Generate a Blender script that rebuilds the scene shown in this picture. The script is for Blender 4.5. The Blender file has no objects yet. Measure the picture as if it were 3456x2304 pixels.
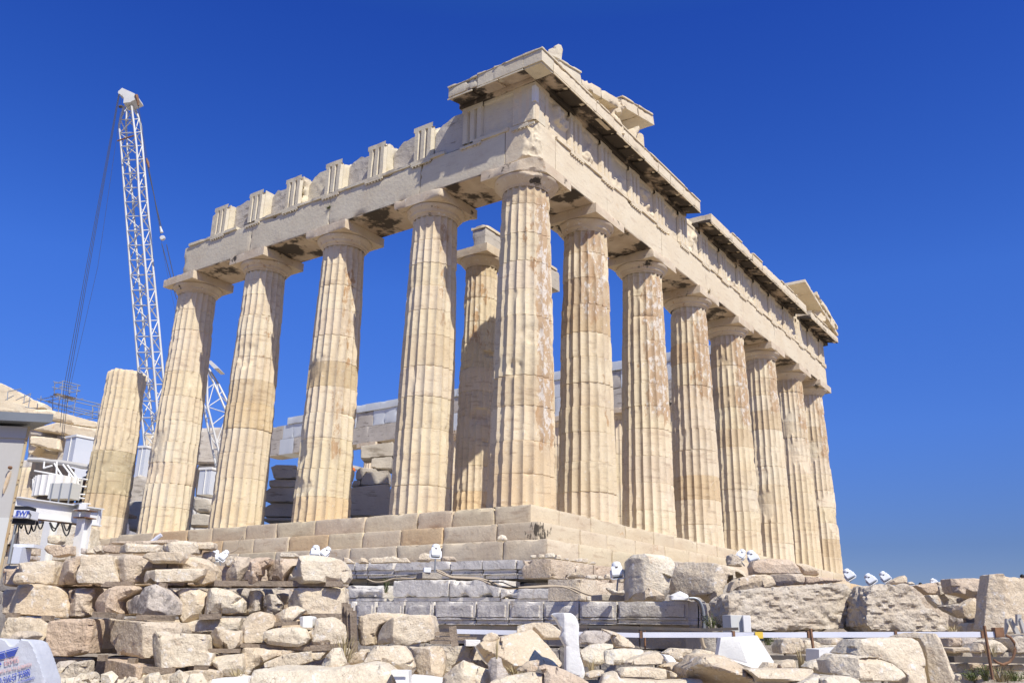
import bpy, math, random
import numpy as np
from mathutils import Vector, Matrix
R = math.radians
S = bpy.context.scene
COL = S.collection

# ------------------------------------------------------------------ camera
CX, CY, CZ, YAW, PIT, ROL, F = -19.2248, -12.8244, -3.1639, 0.614115, 0.319505, 0.020244, 2941.56
cam = bpy.data.cameras.new('camera'); camo = bpy.data.objects.new('camera', cam); COL.objects.link(camo)
fw = Vector((math.cos(PIT)*math.cos(YAW), math.cos(PIT)*math.sin(YAW), math.sin(PIT)))
rt = Vector((math.sin(YAW), -math.cos(YAW), 0)); up = rt.cross(fw)
r2 = rt*math.cos(ROL)+up*math.sin(ROL); u2 = -rt*math.sin(ROL)+up*math.cos(ROL)
camo.matrix_world = Matrix(((r2.x, u2.x, -fw.x, CX), (r2.y, u2.y, -fw.y, CY), (r2.z, u2.z, -fw.z, CZ), (0, 0, 0, 1)))
cam.sensor_width = 36; cam.lens = F/3456*36; cam.clip_start = .1; cam.clip_end = 6000
S.camera = camo
S.render.resolution_x = 1024; S.render.resolution_y = 682

# ------------------------------------------------------------------ world, sun, exposure
SAZ, SEL = R(249), R(50)
sd = Vector((math.cos(SAZ)*math.cos(SEL), math.sin(SAZ)*math.cos(SEL), math.sin(SEL)))
W = bpy.data.worlds.new("World"); S.world = W; W.use_nodes = True
wn = W.node_tree; bgn = wn.nodes['Background']
sky = wn.nodes.new('ShaderNodeTexSky'); sky.sky_type = 'NISHITA'; sky.sun_disc = False
sky.sun_elevation = SEL; sky.sun_rotation = math.atan2(sd.x, sd.y); sky.altitude = 150
sky.air_density = 1.0; sky.dust_density = .35; sky.ozone_density = 3.0
hsv = wn.nodes.new('ShaderNodeHueSaturation'); hsv.inputs['Saturation'].default_value = 1.3; hsv.inputs['Value'].default_value = 1.0
gam = wn.nodes.new('ShaderNodeMix'); gam.data_type = 'RGBA'; gam.blend_type = 'MULTIPLY'; gam.inputs['Factor'].default_value = 1
gam.inputs[7].default_value = (.82, .90, 1.0, 1)
wn.links.new(sky.outputs[0], hsv.inputs['Color']); wn.links.new(hsv.outputs[0], gam.inputs[6]); 
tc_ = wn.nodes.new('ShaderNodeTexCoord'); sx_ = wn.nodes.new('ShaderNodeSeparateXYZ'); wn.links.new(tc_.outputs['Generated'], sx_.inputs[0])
rp_ = wn.nodes.new('ShaderNodeValToRGB'); wn.links.new(sx_.outputs['Z'], rp_.inputs[0])          # deep-blue air, greyer at the horizon; overhead, out of view, brightened for fill
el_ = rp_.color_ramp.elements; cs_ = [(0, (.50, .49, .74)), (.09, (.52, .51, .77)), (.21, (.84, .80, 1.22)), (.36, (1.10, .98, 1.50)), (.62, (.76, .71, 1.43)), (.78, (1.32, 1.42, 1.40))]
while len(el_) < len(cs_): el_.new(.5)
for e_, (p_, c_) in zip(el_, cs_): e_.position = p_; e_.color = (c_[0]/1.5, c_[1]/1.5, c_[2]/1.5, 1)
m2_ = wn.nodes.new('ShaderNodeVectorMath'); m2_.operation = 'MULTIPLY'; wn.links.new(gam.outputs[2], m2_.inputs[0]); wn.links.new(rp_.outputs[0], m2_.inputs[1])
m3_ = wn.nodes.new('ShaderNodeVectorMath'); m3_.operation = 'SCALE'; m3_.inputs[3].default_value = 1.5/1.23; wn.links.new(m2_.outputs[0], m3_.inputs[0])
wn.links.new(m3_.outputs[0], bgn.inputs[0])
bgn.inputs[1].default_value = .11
sl = bpy.data.lights.new('sun', 'SUN'); so = bpy.data.objects.new('sun', sl); COL.objects.link(so)
sl.energy = 4.6; sl.angle = R(.5); sl.color = (1, .955, .865)
so.rotation_euler = sd.to_track_quat('Z', 'Y').to_euler()
S.view_settings.view_transform = 'Standard'; S.view_settings.look = 'None'; S.view_settings.exposure = 0.3; S.view_settings.gamma = 1

# ------------------------------------------------------------------ numpy noise
def _h(ix, iy, iz, s):
    n = (ix*374761393+iy*668265263+iz*2147483647+s*1274126177) & 0xffffffff
    n = ((n ^ (n >> 13))*1274126177) & 0xffffffff
    return ((n ^ (n >> 16)) & 0xffff)/32767.5-1
def vn(P, s=0):
    P = np.asarray(P, float); I = np.floor(P).astype(np.int64); f = P-I; f = f*f*(3-2*f)
    o = 0
    for a in (0, 1):
        for b in (0, 1):
            for c in (0, 1):
                w = (f[:, 0] if a else 1-f[:, 0])*(f[:, 1] if b else 1-f[:, 1])*(f[:, 2] if c else 1-f[:, 2])
                o = o+w*_h(I[:, 0]+a, I[:, 1]+b, I[:, 2]+c, s)
    return o
def fbm(P, s=0, o=3):
    r = 0; a = 1; t = 0
    for k in range(o):
        r = r+a*vn(P*(2.03**k)+k*17.3, s+k); t += a; a *= .5
    return r/t

# ------------------------------------------------------------------ pixel to world
def at(u, v, D):
    d = fw*1+r2*((u-1728)/F)+u2*((1152-v)/F)
    h = d.x*math.cos(YAW)+d.y*math.sin(YAW)
    return Vector((CX, CY, CZ))+d*(D/h)
def onplane(u, v, ax, val):
    d = fw*1+r2*((u-1728)/F)+u2*((1152-v)/F); c = (CX, CY, CZ)
    return Vector(c)+d*((val-c[ax])/d[ax])
HF = Vector((math.cos(YAW), math.sin(YAW), 0)); HR = Vector((math.sin(YAW), -math.cos(YAW), 0))
def Dof(x, y): return (x-CX)*HF.x+(y-CY)*HF.y

# ------------------------------------------------------------------ materials
def mat(name, base, rough=.8, var=None, vscale=1.5, spots=None, bump=.0, bscale=14, metal=0, veins=None, tint=False, patina=False, rand=0, crust=None, fine=0, objrand=None, bdist=.03):
    m = bpy.data.materials.new(name); m.use_nodes = True; nt = m.node_tree; N = nt.nodes; L = nt.links
    b = N['Principled BSDF']; b.inputs['Roughness'].default_value = rough; b.inputs['Metallic'].default_value = metal
    b.inputs['Specular IOR Level'].default_value = .25
    geo = N.new('ShaderNodeNewGeometry')
    def noise(sc, det=5, vec=None, stretch=None, rgh=.6):
        n = N.new('ShaderNodeTexNoise'); n.inputs['Scale'].default_value = sc; n.inputs['Detail'].default_value = det; n.inputs['Roughness'].default_value = rgh
        src = vec or geo.outputs['Position']
        if stretch:
            mp = N.new('ShaderNodeMapping'); mp.inputs['Scale'].default_value = stretch; L.new(src, mp.inputs[0]); src = mp.outputs[0]
        L.new(src, n.inputs['Vector']); return n.outputs[0]
    def ramp(x, a, bb):
        r = N.new('ShaderNodeMapRange'); r.inputs[1].default_value = a; r.inputs[2].default_value = bb; L.new(x, r.inputs[0]); return r.outputs[0]
    def mix(fac, a, c, typ='MIX'):
        x = N.new('ShaderNodeMix'); x.data_type = 'RGBA'; x.blend_type = typ
        if isinstance(fac, (int, float)): x.inputs[0].default_value = fac
        else: L.new(fac, x.inputs[0])
        for i, q in ((6, a), (7, c)):
            if isinstance(q, tuple): x.inputs[i].default_value = (*q, 1)
            else: L.new(q, x.inputs[i])
        return x.outputs[2]
    def mul(a, c):
        x = N.new('ShaderNodeMath'); x.operation = 'MULTIPLY'
        for i, q in ((0, a), (1, c)):
            if isinstance(q, (int, float)): x.inputs[i].default_value = q
            else: L.new(q, x.inputs[i])
        return x.outputs[0]
    def add(a, c):
        x = N.new('ShaderNodeMath'); x.operation = 'ADD'
        for i, q in ((0, a), (1, c)):
            if isinstance(q, (int, float)): x.inputs[i].default_value = q
            else: L.new(q, x.inputs[i])
        return x.outputs[0]
    c = base
    if var: c = mix(ramp(noise(vscale), .35, .68), c, var)
    if objrand:
        oi = N.new('ShaderNodeObjectInfo'); c = mix(oi.outputs['Random'], c, mix(1.0, c, objrand, 'MULTIPLY'))
    if veins:
        c = mix(ramp(noise(1.3, 6, None, (1, 1, 5)), .56, .66), c, veins)
        c = mix(mul(ramp(noise(2.2, 8, None, (1.2, 1.2, 7), .7), .60, .63), .30), c, tuple(x*.6 for x in veins))
    if tint:
        at_ = N.new('ShaderNodeAttribute'); at_.attribute_name = 'tint'
        c = mix(1.0, c, at_.outputs['Color'], 'MULTIPLY')
    if spots:
        for sc, a, bb, colr, k in spots: c = mix(mul(ramp(noise(sc, 7, None, None, .7), a, bb), k), c, colr)
    if patina:
        pa = N.new('ShaderNodeAttribute'); pa.attribute_name = 'patina'
        n1 = noise(3.2, 9, None, (1.0, 1.0, .45), .72)
        m1 = ramp(add(n1, mul(pa.outputs['Fac'], .17)), .625, .66)
        c = mix(mul(m1, .95), c, (.47, .30, .16))
        n3 = noise(1.6, 7, None, (1.3, 1.3, .5), .65)
        c = mix(mul(ramp(add(n3, mul(pa.outputs['Fac'], .16)), .54, .63), .42), c, (.52, .41, .28))
        n2 = noise(5.1, 9, None, (1, 1, .6), .75)
        m2 = ramp(add(n2, mul(pa.outputs['Fac'], .10)), .645, .675)
        c = mix(mul(m2, .72), c, (.74, .70, .62))
    if crust:
        cn, (a, bb) = crust
        c = mix(mul(ramp(noise(1.1, 6, None, (1, 1, 1), .62), a, bb), .93), c, cn)
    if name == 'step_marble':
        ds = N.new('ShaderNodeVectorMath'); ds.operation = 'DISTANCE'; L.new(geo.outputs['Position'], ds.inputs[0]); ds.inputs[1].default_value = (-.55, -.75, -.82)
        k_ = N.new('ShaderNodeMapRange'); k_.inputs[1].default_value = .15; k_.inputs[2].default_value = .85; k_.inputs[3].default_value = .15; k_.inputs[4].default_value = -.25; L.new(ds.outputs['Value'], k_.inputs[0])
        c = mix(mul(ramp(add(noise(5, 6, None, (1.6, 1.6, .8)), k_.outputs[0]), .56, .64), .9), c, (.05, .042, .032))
    if fine: c = mix(fine, c, mix(ramp(noise(38, 4), .3, .7), (.62, .6, .58), (1.0, 1.0, 1.0)), 'MULTIPLY')
    if isinstance(c, tuple): b.inputs['Base Color'].default_value = (*c, 1)
    else: L.new(c, b.inputs['Base Color'])
    if name.startswith('rubble') or name.startswith('rough') or name.startswith('moulded'):
        vo = N.new('ShaderNodeTexVoronoi'); vo.feature = 'DISTANCE_TO_EDGE'; vo.inputs['Scale'].default_value = 3.1
        wv = N.new('ShaderNodeVectorMath'); wv.operation = 'MULTIPLY_ADD'; nz_ = N.new('ShaderNodeTexNoise'); nz_.inputs['Scale'].default_value = 5; L.new(geo.outputs['Position'], nz_.inputs['Vector'])
        L.new(nz_.outputs['Color'], wv.inputs[0]); wv.inputs[1].default_value = (.35, .35, .35); L.new(geo.outputs['Position'], wv.inputs[2]); L.new(wv.outputs[0], vo.inputs['Vector'])
        ck = ramp(vo.outputs['Distance'], .0, .008)
        mk = N.new('ShaderNodeMath'); mk.operation = 'MAXIMUM'; L.new(ck, mk.inputs[0]); L.new(ramp(noise(1.7, 3), .50, .53), mk.inputs[1]); ck = mk.outputs[0]
        b0 = N.new('ShaderNodeMix'); b0.data_type = 'RGBA'; b0.blend_type = 'MIX'; L.new(ck, b0.inputs[0]); b0.inputs[6].default_value = (.30, .22, .15, 1)
        if isinstance(c, tuple): b0.inputs[7].default_value = (*c, 1)
        else: L.new(c, b0.inputs[7])
        L.new(b0.outputs[2], b.inputs['Base Color'])
    if bump:
        bp = N.new('ShaderNodeBump'); bp.inputs['Strength'].default_value = bump; bp.inputs['Distance'].default_value = bdist
        L.new(noise(bscale, 6, None, None, .65), bp.inputs['Height']); L.new(bp.outputs[0], b.inputs['Normal'])
    return m
M = {}
M['temple'] = mat('temple_marble', (.73, .63, .45), .75, (.67, .545, .365), .9, bump=.45, bscale=9, veins=(.56, .45, .31), tint=True, patina=True, fine=.35,
                  spots=[(6, .60, .68, (.40, .30, .21), .5), (9, .62, .68, (.78, .74, .66), .6)])
M['entab'] = mat('entablature_marble', (.74, .645, .47), .75, (.69, .575, .40), .7, bump=.5, bscale=8, veins=(.63, .52, .37), fine=.35,
                 spots=[(2.5, .60, .70, (.60, .46, .30), .5), (6, .62, .68, (.78, .74, .66), .6)])
M['flank'] = mat('flank_marble', (.68, .61, .46), .75, (.63, .55, .40), .8, bump=.5, bscale=8, veins=(.62, .54, .41), fine=.3,
                 spots=[(1.6, .58, .70, (.56, .44, .31), .5)])
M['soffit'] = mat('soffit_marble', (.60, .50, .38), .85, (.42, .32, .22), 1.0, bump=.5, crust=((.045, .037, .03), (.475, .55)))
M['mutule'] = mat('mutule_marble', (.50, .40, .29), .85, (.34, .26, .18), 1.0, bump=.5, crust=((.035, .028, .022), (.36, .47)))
M['cap'] = mat('capital_marble', (.69, .585, .43), .8, (.58, .46, .32), 1.2, bump=.5, bscale=8, crust=((.035, .03, .026), (.60, .64)), fine=.3,
               spots=[(5, .60, .66, (.42, .24, .13), .7), (7, .60, .66, (.76, .73, .67), .7)])
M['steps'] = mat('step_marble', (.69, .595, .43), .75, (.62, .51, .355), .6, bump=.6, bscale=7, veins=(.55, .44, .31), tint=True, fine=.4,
                 spots=[(2.3, .60, .68, (.42, .31, .21), .6), (1.1, .66, .70, (.50, .28, .12), .5)])
M['restored'] = mat('restored_marble', (0.630, 0.653, 0.653), .6, (0.558, 0.589, 0.607), .6, bump=.2, fine=.1)
M['oldgrey'] = mat('weathered_wall_marble', (.57, .52, .44), .85, (.47, .42, .35), 1, bump=.6, veins=(.3, .26, .21), fine=.3)
M['cream'] = mat('rubble_marble', (.765, .69, .54), .85, (.70, .60, .445), 2.2, bump=.9, bscale=10, fine=.55, objrand=(.90, .83, .76), bdist=.05,
                 spots=[(4, .60, .70, (.56, .38, .24), .75), (9, .56, .66, (.82, .79, .74), .75), (2.1, .64, .74, (.40, .32, .25), .6)])
M['tan'] = mat('rubble_tan', (.71, .61, .465), .9, (.63, .515, .375), 2.4, bump=1.0, bscale=13, fine=.6, objrand=(.95, .86, .82), bdist=.05,
               spots=[(5, .60, .70, (.40, .28, .19), .75), (9, .60, .66, (.76, .70, .60), .6)])
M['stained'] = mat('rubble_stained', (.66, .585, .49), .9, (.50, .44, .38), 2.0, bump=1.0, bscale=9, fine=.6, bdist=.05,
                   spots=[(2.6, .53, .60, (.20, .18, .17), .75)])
M['rough'] = mat('rough_dressed', (.64, .56, .44), .9, (.55, .46, .345), 3, bump=1.0, bscale=7, fine=.5, bdist=.09,
                 spots=[(4, .60, .68, (.38, .30, .24), .7), (9, .58, .66, (.74, .68, .6), .6)])
M['greyblock'] = mat('moulded_grey_marble', (.77, .72, .64), .85, (.63, .59, .52), 2.5, bump=.8, bscale=12, fine=.5, bdist=.03,
                     spots=[(2.2, .60, .68, (.45, .36, .25), .7), (6, .60, .66, (.2, .2, .2), .6)])
M['newmarble'] = mat('new_white_marble', (.78, .76, .71), .5, (.72, .71, .67), 1.0, bump=.25, bscale=20, fine=.1)
M['white'] = mat('white_paint', (.80, .79, .75), .45, (.74, .73, .69), 2, spots=[(6, .64, .70, (.42, .24, .12), .6)])
M['lampwhite'] = mat('lamp_white_enamel', (.74, .75, .75), .35)
M['cabin'] = mat('cabin_paint', (.48, .465, .43), .6, (.44, .425, .39), 1.2, spots=[(7, .70, .75, (.45, .30, .16), .5)], fine=.1)
M['roofgrey'] = mat('roof_sheet', (.25, .27, .28), .5, (.20, .215, .225), 2, metal=.3)
M['rust'] = mat('rusty_steel', (.16, .09, .055), .8, (.28, .15, .08), 6, bump=.3)
M['darksteel'] = mat('dark_steel', (.075, .07, .065), .6, (.13, .10, .08), 5)
M['railgrey'] = mat('rail_paint', (.66, .67, .72), .4, (.60, .61, .66), 2)
M['cranewhite'] = mat('crane_paint', (.60, .60, .57), .5, (.52, .51, .48), .7, spots=[(2.0, .64, .68, (.42, .25, .15), .7)])
M['cable'] = mat('cable_steel', (.05, .055, .07), .6)
M['rubber'] = mat('black_rubber', (.02, .02, .022), .6)
M['hose'] = mat('tan_hose', (.42, .34, .24), .7)
M['wood'] = mat('weathered_wood', (.34, .27, .20), .9, (.24, .185, .135), 6, bump=.8, bscale=25, veins=(.18, .14, .1))
M['bag'] = mat('woven_bag', (.52, .53, .56), .7, (.46, .475, .51), 5, bump=.5, bscale=6, bdist=.03)
M['blue'] = mat('blue_ink', (.05, .09, .45), .6)
M['pink'] = mat('faded_red_ink', (.66, .42, .40), .7)
M['yellow'] = mat('yellow_tape', (.75, .52, .08), .6)
M['orange'] = mat('orange_hoist', (.8, .2, .04), .5)
M['container'] = mat('container_white', (.60, .62, .66), .5, (.55, .58, .62), .6)
M['scaf'] = mat('scaffold_steel', (.30, .32, .34), .5, metal=.3)
M['ground'] = mat('dry_ground', (.40, .33, .25), .95, (.28, .23, .17), 1.2, bump=1.0, bscale=6, fine=.6, bdist=.06,
                  spots=[(5, .55, .62, (.55, .48, .38), .8), (2.4, .62, .70, (.12, .14, .06), .6)])
M['weed'] = mat('weed_green', (.10, .14, .045), .8, (.17, .18, .07), 8)
M['straw'] = mat('dry_grass', (.45, .36, .20), .9, (.32, .26, .14), 8)
M['poros'] = mat('foundation_poros', (.50, .45, .37), .95, (.40, .35, .28), 1.5, bump=1.0, bscale=6, fine=.5, bdist=.06)
M['skin'] = mat('skin', (.42, .26, .18), .6)
M['hair'] = mat('dark_hair', (.015, .012, .012), .6)
M['clothgrey'] = mat('grey_cloth', (.16, .17, .18), .9)
M['clothblue'] = mat('blue_cloth', (.04, .07, .25), .9)
M['sheet'] = mat('grey_panel', (.56, .56, .52), .6)

# ------------------------------------------------------------------ object helpers
def tag(o, label=None, cat=None, group=None, kind=None):
    if label: o['label'] = label
    if cat: o['category'] = cat
    if group: o['group'] = group
    if kind: o['kind'] = kind
    return o
def empty(name, loc=(0, 0, 0)):
    o = bpy.data.objects.new(name, None); o.empty_display_size = .3; COL.objects.link(o); o.location = loc; return o
def mesh_obj(name, me, parent=None, loc=None):
    o = bpy.data.objects.new(name, me); COL.objects.link(o)
    if parent: o.parent = parent; o.matrix_parent_inverse = Matrix.Identity(4)
    return o
class MB:
    """collects shapes in world space, built as one mesh"""
    def __init__(s): s.v = []; s.f = []; s.sm = []; s.mi = []; s.n = 0; s.cur = 0; s.attrs = {}
    def add(s, V, Fc, smooth=False):
        V = np.asarray(V, float).reshape(-1, 3); s.v.append(V); n = s.n
        s.f += [tuple(i+n for i in q) for q in Fc]; s.sm += [smooth]*len(Fc); s.mi += [s.cur]*len(Fc); s.n += len(V)
    def box(s, a, b, rot=None, c=None):
        a = np.minimum(a, b) if True else a; 
        V = np.array([[x, y, z] for x in (0, 1) for y in (0, 1) for z in (0, 1)], float)
        return V
    def bx(s, lo, hi, Mx=None):
        lo = np.array(lo, float); hi = np.array(hi, float)
        V = np.array([[x, y, z] for x in (0, 1) for y in (0, 1) for z in (0, 1)], float)*(hi-lo)+lo
        if Mx is not None: V = np.array([Mx @ Vector(p) for p in V])
        s.add(V, [(0, 1, 3, 2), (4, 6, 7, 5), (0, 4, 5, 1), (2, 3, 7, 6), (0, 2, 6, 4), (1, 5, 7, 3)])
    def prism(s, poly, vec, Mx=None):
        """poly: list of 3D points, extruded by vec"""
        P = [Vector(p) for p in poly]; vec = Vector(vec); n = len(P)
        nrm = Vector((0, 0, 0))
        for i in range(n): nrm += P[i].cross(P[(i+1) % n])
        if nrm.dot(vec) > 0: P.reverse()
        V = P+[p+vec for p in P]
        if Mx is not None: V = [Mx @ p for p in V]
        s.add([tuple(p) for p in V], [tuple(range(n)), tuple(range(2*n-1, n-1, -1))]+[(i, i+n, (i+1) % n+n, (i+1) % n) for i in range(n)])
    def tube(s, pts, r, n=6, cap=True):
        pts = [Vector(p) for p in pts]; V = []; rr = r if isinstance(r, (list, tuple)) else [r]*len(pts)
        ref = None
        for i, p in enumerate(pts):
            d = (pts[min(i+1, len(pts)-1)]-pts[max(i-1, 0)]).normalized()
            if ref is None: ref = Vector((0, 0, 1)) if abs(d.z) < .9 else Vector((1, 0, 0))
            a = d.cross(ref).normalized(); b = d.cross(a).normalized(); ref = -b if False else ref
            for k in range(n):
                t = 2*math.pi*k/n; V.append(tuple(p+(a*math.cos(t)+b*math.sin(t))*rr[i]))
        Fc = []
        for i in range(len(pts)-1):
            for k in range(n): Fc.append((i*n+k, i*n+(k+1) % n, (i+1)*n+(k+1) % n, (i+1)*n+k))
        if cap: Fc += [tuple(range(n-1, -1, -1)), tuple(range((len(pts)-1)*n, len(pts)*n))]
        s.add(V, Fc, n > 5)
    def lathe(s, prof, c, n=24, Mx=None):
        V = []; 
        for (r, z) in prof:
            for k in range(n):
                t = 2*math.pi*k/n; V.append((c[0]+r*math.cos(t), c[1]+r*math.sin(t), c[2]+z))
        if Mx is not None: V = [tuple(Mx @ Vector(p)) for p in V]
        Fc = []
        for i in range(len(prof)-1):
            for k in range(n): Fc.append((i*n+k, i*n+(k+1) % n, (i+1)*n+(k+1) % n, (i+1)*n+k))
        Fc += [tuple(range(n-1, -1, -1)), tuple(range((len(prof)-1)*n, len(prof)*n))]
        s.add(V, Fc, True)
    def grid(s, lo, hi, res=.12, chip=.03, seed=0, cs=3.0, fl=.004, Mx=None, tint=None, wear=.08, edge=.10):
        """a weathered stone block: box with gridded faces, eroded edges"""
        lo = np.array(lo, float); hi = np.array(hi, float); L = hi-lo
        nn = [max(1, min(60, int(round(l/res)))) for l in L]
        for ax in range(3):
            a, b = [(1, 2), (0, 2), (0, 1)][ax]
            na, nb = nn[a], nn[b]
            def axis(n, l):
                t = np.linspace(0, 1, n+1)
                if l > .3 and n >= 2:
                    e = min(.02/l, .1); t = np.concatenate(([0, e], t[1:-1], [1-e, 1]))
                return t
            ta, tb = axis(na, L[a]), axis(nb, L[b]); A, B = np.meshgrid(ta, tb, indexing='ij'); na, nb = len(ta)-1, len(tb)-1
            for side in (0, 1):
                P = np.zeros((A.size, 3)); P[:, a] = lo[a]+A.ravel()*L[a]; P[:, b] = lo[b]+B.ravel()*L[b]; P[:, ax] = hi[ax] if side else lo[ax]
                P = s._erode(P, lo, hi, chip, seed, cs, fl, wear, edge)
                if Mx is not None: P = np.array([Mx @ Vector(p) for p in P])
                idx = np.arange(A.size).reshape(na+1, nb+1)
                q = np.stack([idx[:-1, :-1], idx[1:, :-1], idx[1:, 1:], idx[:-1, 1:]], -1).reshape(-1, 4)
                flip = (side == 0) ^ (ax == 1)
                if flip: q = q[:, ::-1]
                s.add(P, [tuple(int(i) for i in r) for r in q], True)
                if tint is not None: s.attrs.setdefault('tint', []).append((s.n-len(P), s.n, tint))
    def _erode(s, P, lo, hi, chip, seed, cs, fl, wear, edge):
        dl = P-lo; dh = hi-P; d = np.minimum(dl, dh); out = np.where(dh < dl, 1., -1.)
        w = np.exp(-d/wear); sw = np.sort(w, 1); e = sw[:, 1]        # second largest = near an edge
        n = vn(P*cs, seed)+.5*vn(P*cs*2.7, seed+3)
        am = np.clip(n-.22, 0, 1)*chip*e*1.6+(min(.012, chip*.10) if edge == .10 else edge)*e+fl*vn(P*6, seed+5)
        return P-out*w*am[:, None]
    def build(s, name, m, parent=None, label=None):
        me = bpy.data.meshes.new(name); V = np.concatenate(s.v) if s.v else np.zeros((0, 3))
        off = Vector((0, 0, 0))
        if parent is not None:
            q = parent
            while q is not None: off += q.location; q = q.parent
        elif len(V):
            off = Vector(((V[:, 0].min()+V[:, 0].max())/2, (V[:, 1].min()+V[:, 1].max())/2, V[:, 2].min()))
        me.from_pydata((V-np.array(off)).tolist(), [], s.f); me.polygons.foreach_set('use_smooth', s.sm)
        ms = m if isinstance(m, (list, tuple)) else [m]
        for x in ms: me.materials.append(M[x] if isinstance(x, str) else x)
        if len(ms) > 1: me.polygons.foreach_set('material_index', s.mi)
        if 'tint' in s.attrs:
            a = me.color_attributes.new('tint', 'FLOAT_COLOR', 'POINT'); c = np.ones((len(V), 4))
            for i, j, t in s.attrs['tint']: c[i:j, :3] = t
            a.data.foreach_set('color', c.ravel())
        me.update(); me.set_sharp_from_angle(angle=R(38))
        o = mesh_obj(name, me, parent)
        if parent is None: o.location = off
        if label: o['label'] = label
        return o
def cut(A, n, p, depth, seed=0, amp=.05):
    """knock a corner off: everything beyond a plane is pressed back to it"""
    n = np.array(n, float); n /= np.linalg.norm(n); d = (A-np.array(p))@n+depth+amp*fbm(A*4.0, seed, 4)
    A -= np.outer(np.clip(d, 0, 9), n)
def one(name, m, lo, hi, parent=None, **k):
    b = MB(); b.grid(lo, hi, **k); return b.build(name, m, parent)

# ------------------------------------------------------------------ stones traced as outlines, given real depth
PAN = {'A': 0, 'B': 600, 'C': 1200, 'D': 1800, 'E': 2400, 'F': 2856}
PEND = []; random.seed(5)
def uvs(pan, s):
    """'x,y x,y' in panel pixels; a letter before a point switches panel for that point"""
    out = []
    for t in s.split():
        p = pan
        if t[0].isalpha(): p = t[0]; t = t[1:]
        x, y = t.split(','); out.append((PAN[p]+float(x)/3.137, 1804+float(y)/3.137))
    return out
def stone(pts, D, T=None, crease=None, kL=1.1, kR=.30, tilt=.0, m='cream', name='marble_block', label=None, cat='stone block', group=None,
          rough=1.0, bev=1.0, parent=None, vox=None, seed=None, kind=None, big=.0, fac=None):
    """pts = outline in photo pixels lying on the vertical plane at distance D; T = thickness in metres"""
    rnd = random.Random(seed if seed is not None else len(PEND)*7+3)
    W3 = [at(u, v, D) for u, v in pts]
    o0 = Vector((sum(p.x for p in W3)/len(W3), sum(p.y for p in W3)/len(W3), min(p.z for p in W3)))
    xy = np.array([[(p-o0).dot(HR), p.z-o0.z] for p in W3])
    a = 0
    for i in range(len(xy)): a += xy[i-1][0]*xy[i][1]-xy[i][0]*xy[i-1][1]
    if a < 0: xy = xy[::-1]
    w, h = np.ptp(xy[:, 0]), np.ptp(xy[:, 1]); sz = min(w, h)
    if T is None: T = max(.25, min(1.1, .8*math.sqrt(w*h)))
    n = len(xy)
    V = [(x, 0, z) for x, z in xy]+[(x*.97, T, z*.985) for x, z in xy]
    Fc = [tuple(range(n)), tuple(range(2*n-1, n-1, -1))]+[(i, i+n, (i+1) % n+n, (i+1) % n) for i in range(n)]
    me = bpy.data.meshes.new(name); me.from_pydata(V, [], Fc); me.validate(); me.update()
    o = mesh_obj(name, me)
    me.materials.append(M[m])
    vx = vox or max(.013, max(w, h, T)/62)
    md = o.modifiers.new('r', 'REMESH'); md.mode = 'VOXEL'; md.voxel_size = vx; md.use_smooth_shade = True
    cr = None
    if crease is not None:
        c = uvs(crease[0], crease[1:]) if isinstance(crease, str) else crease
        q = [at(u, v, D)-o0 for u, v in c]; cr = [(p.dot(HR), p.z) for p in q]
    PEND.append((o, o0, xy, T, cr, kL, kR, tilt, rough, bev, vx, rnd.randint(0, 9999), m, parent, big, fac))
    if label: tag(o, label, cat if parent is None else None, group, kind)
    return o
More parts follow.
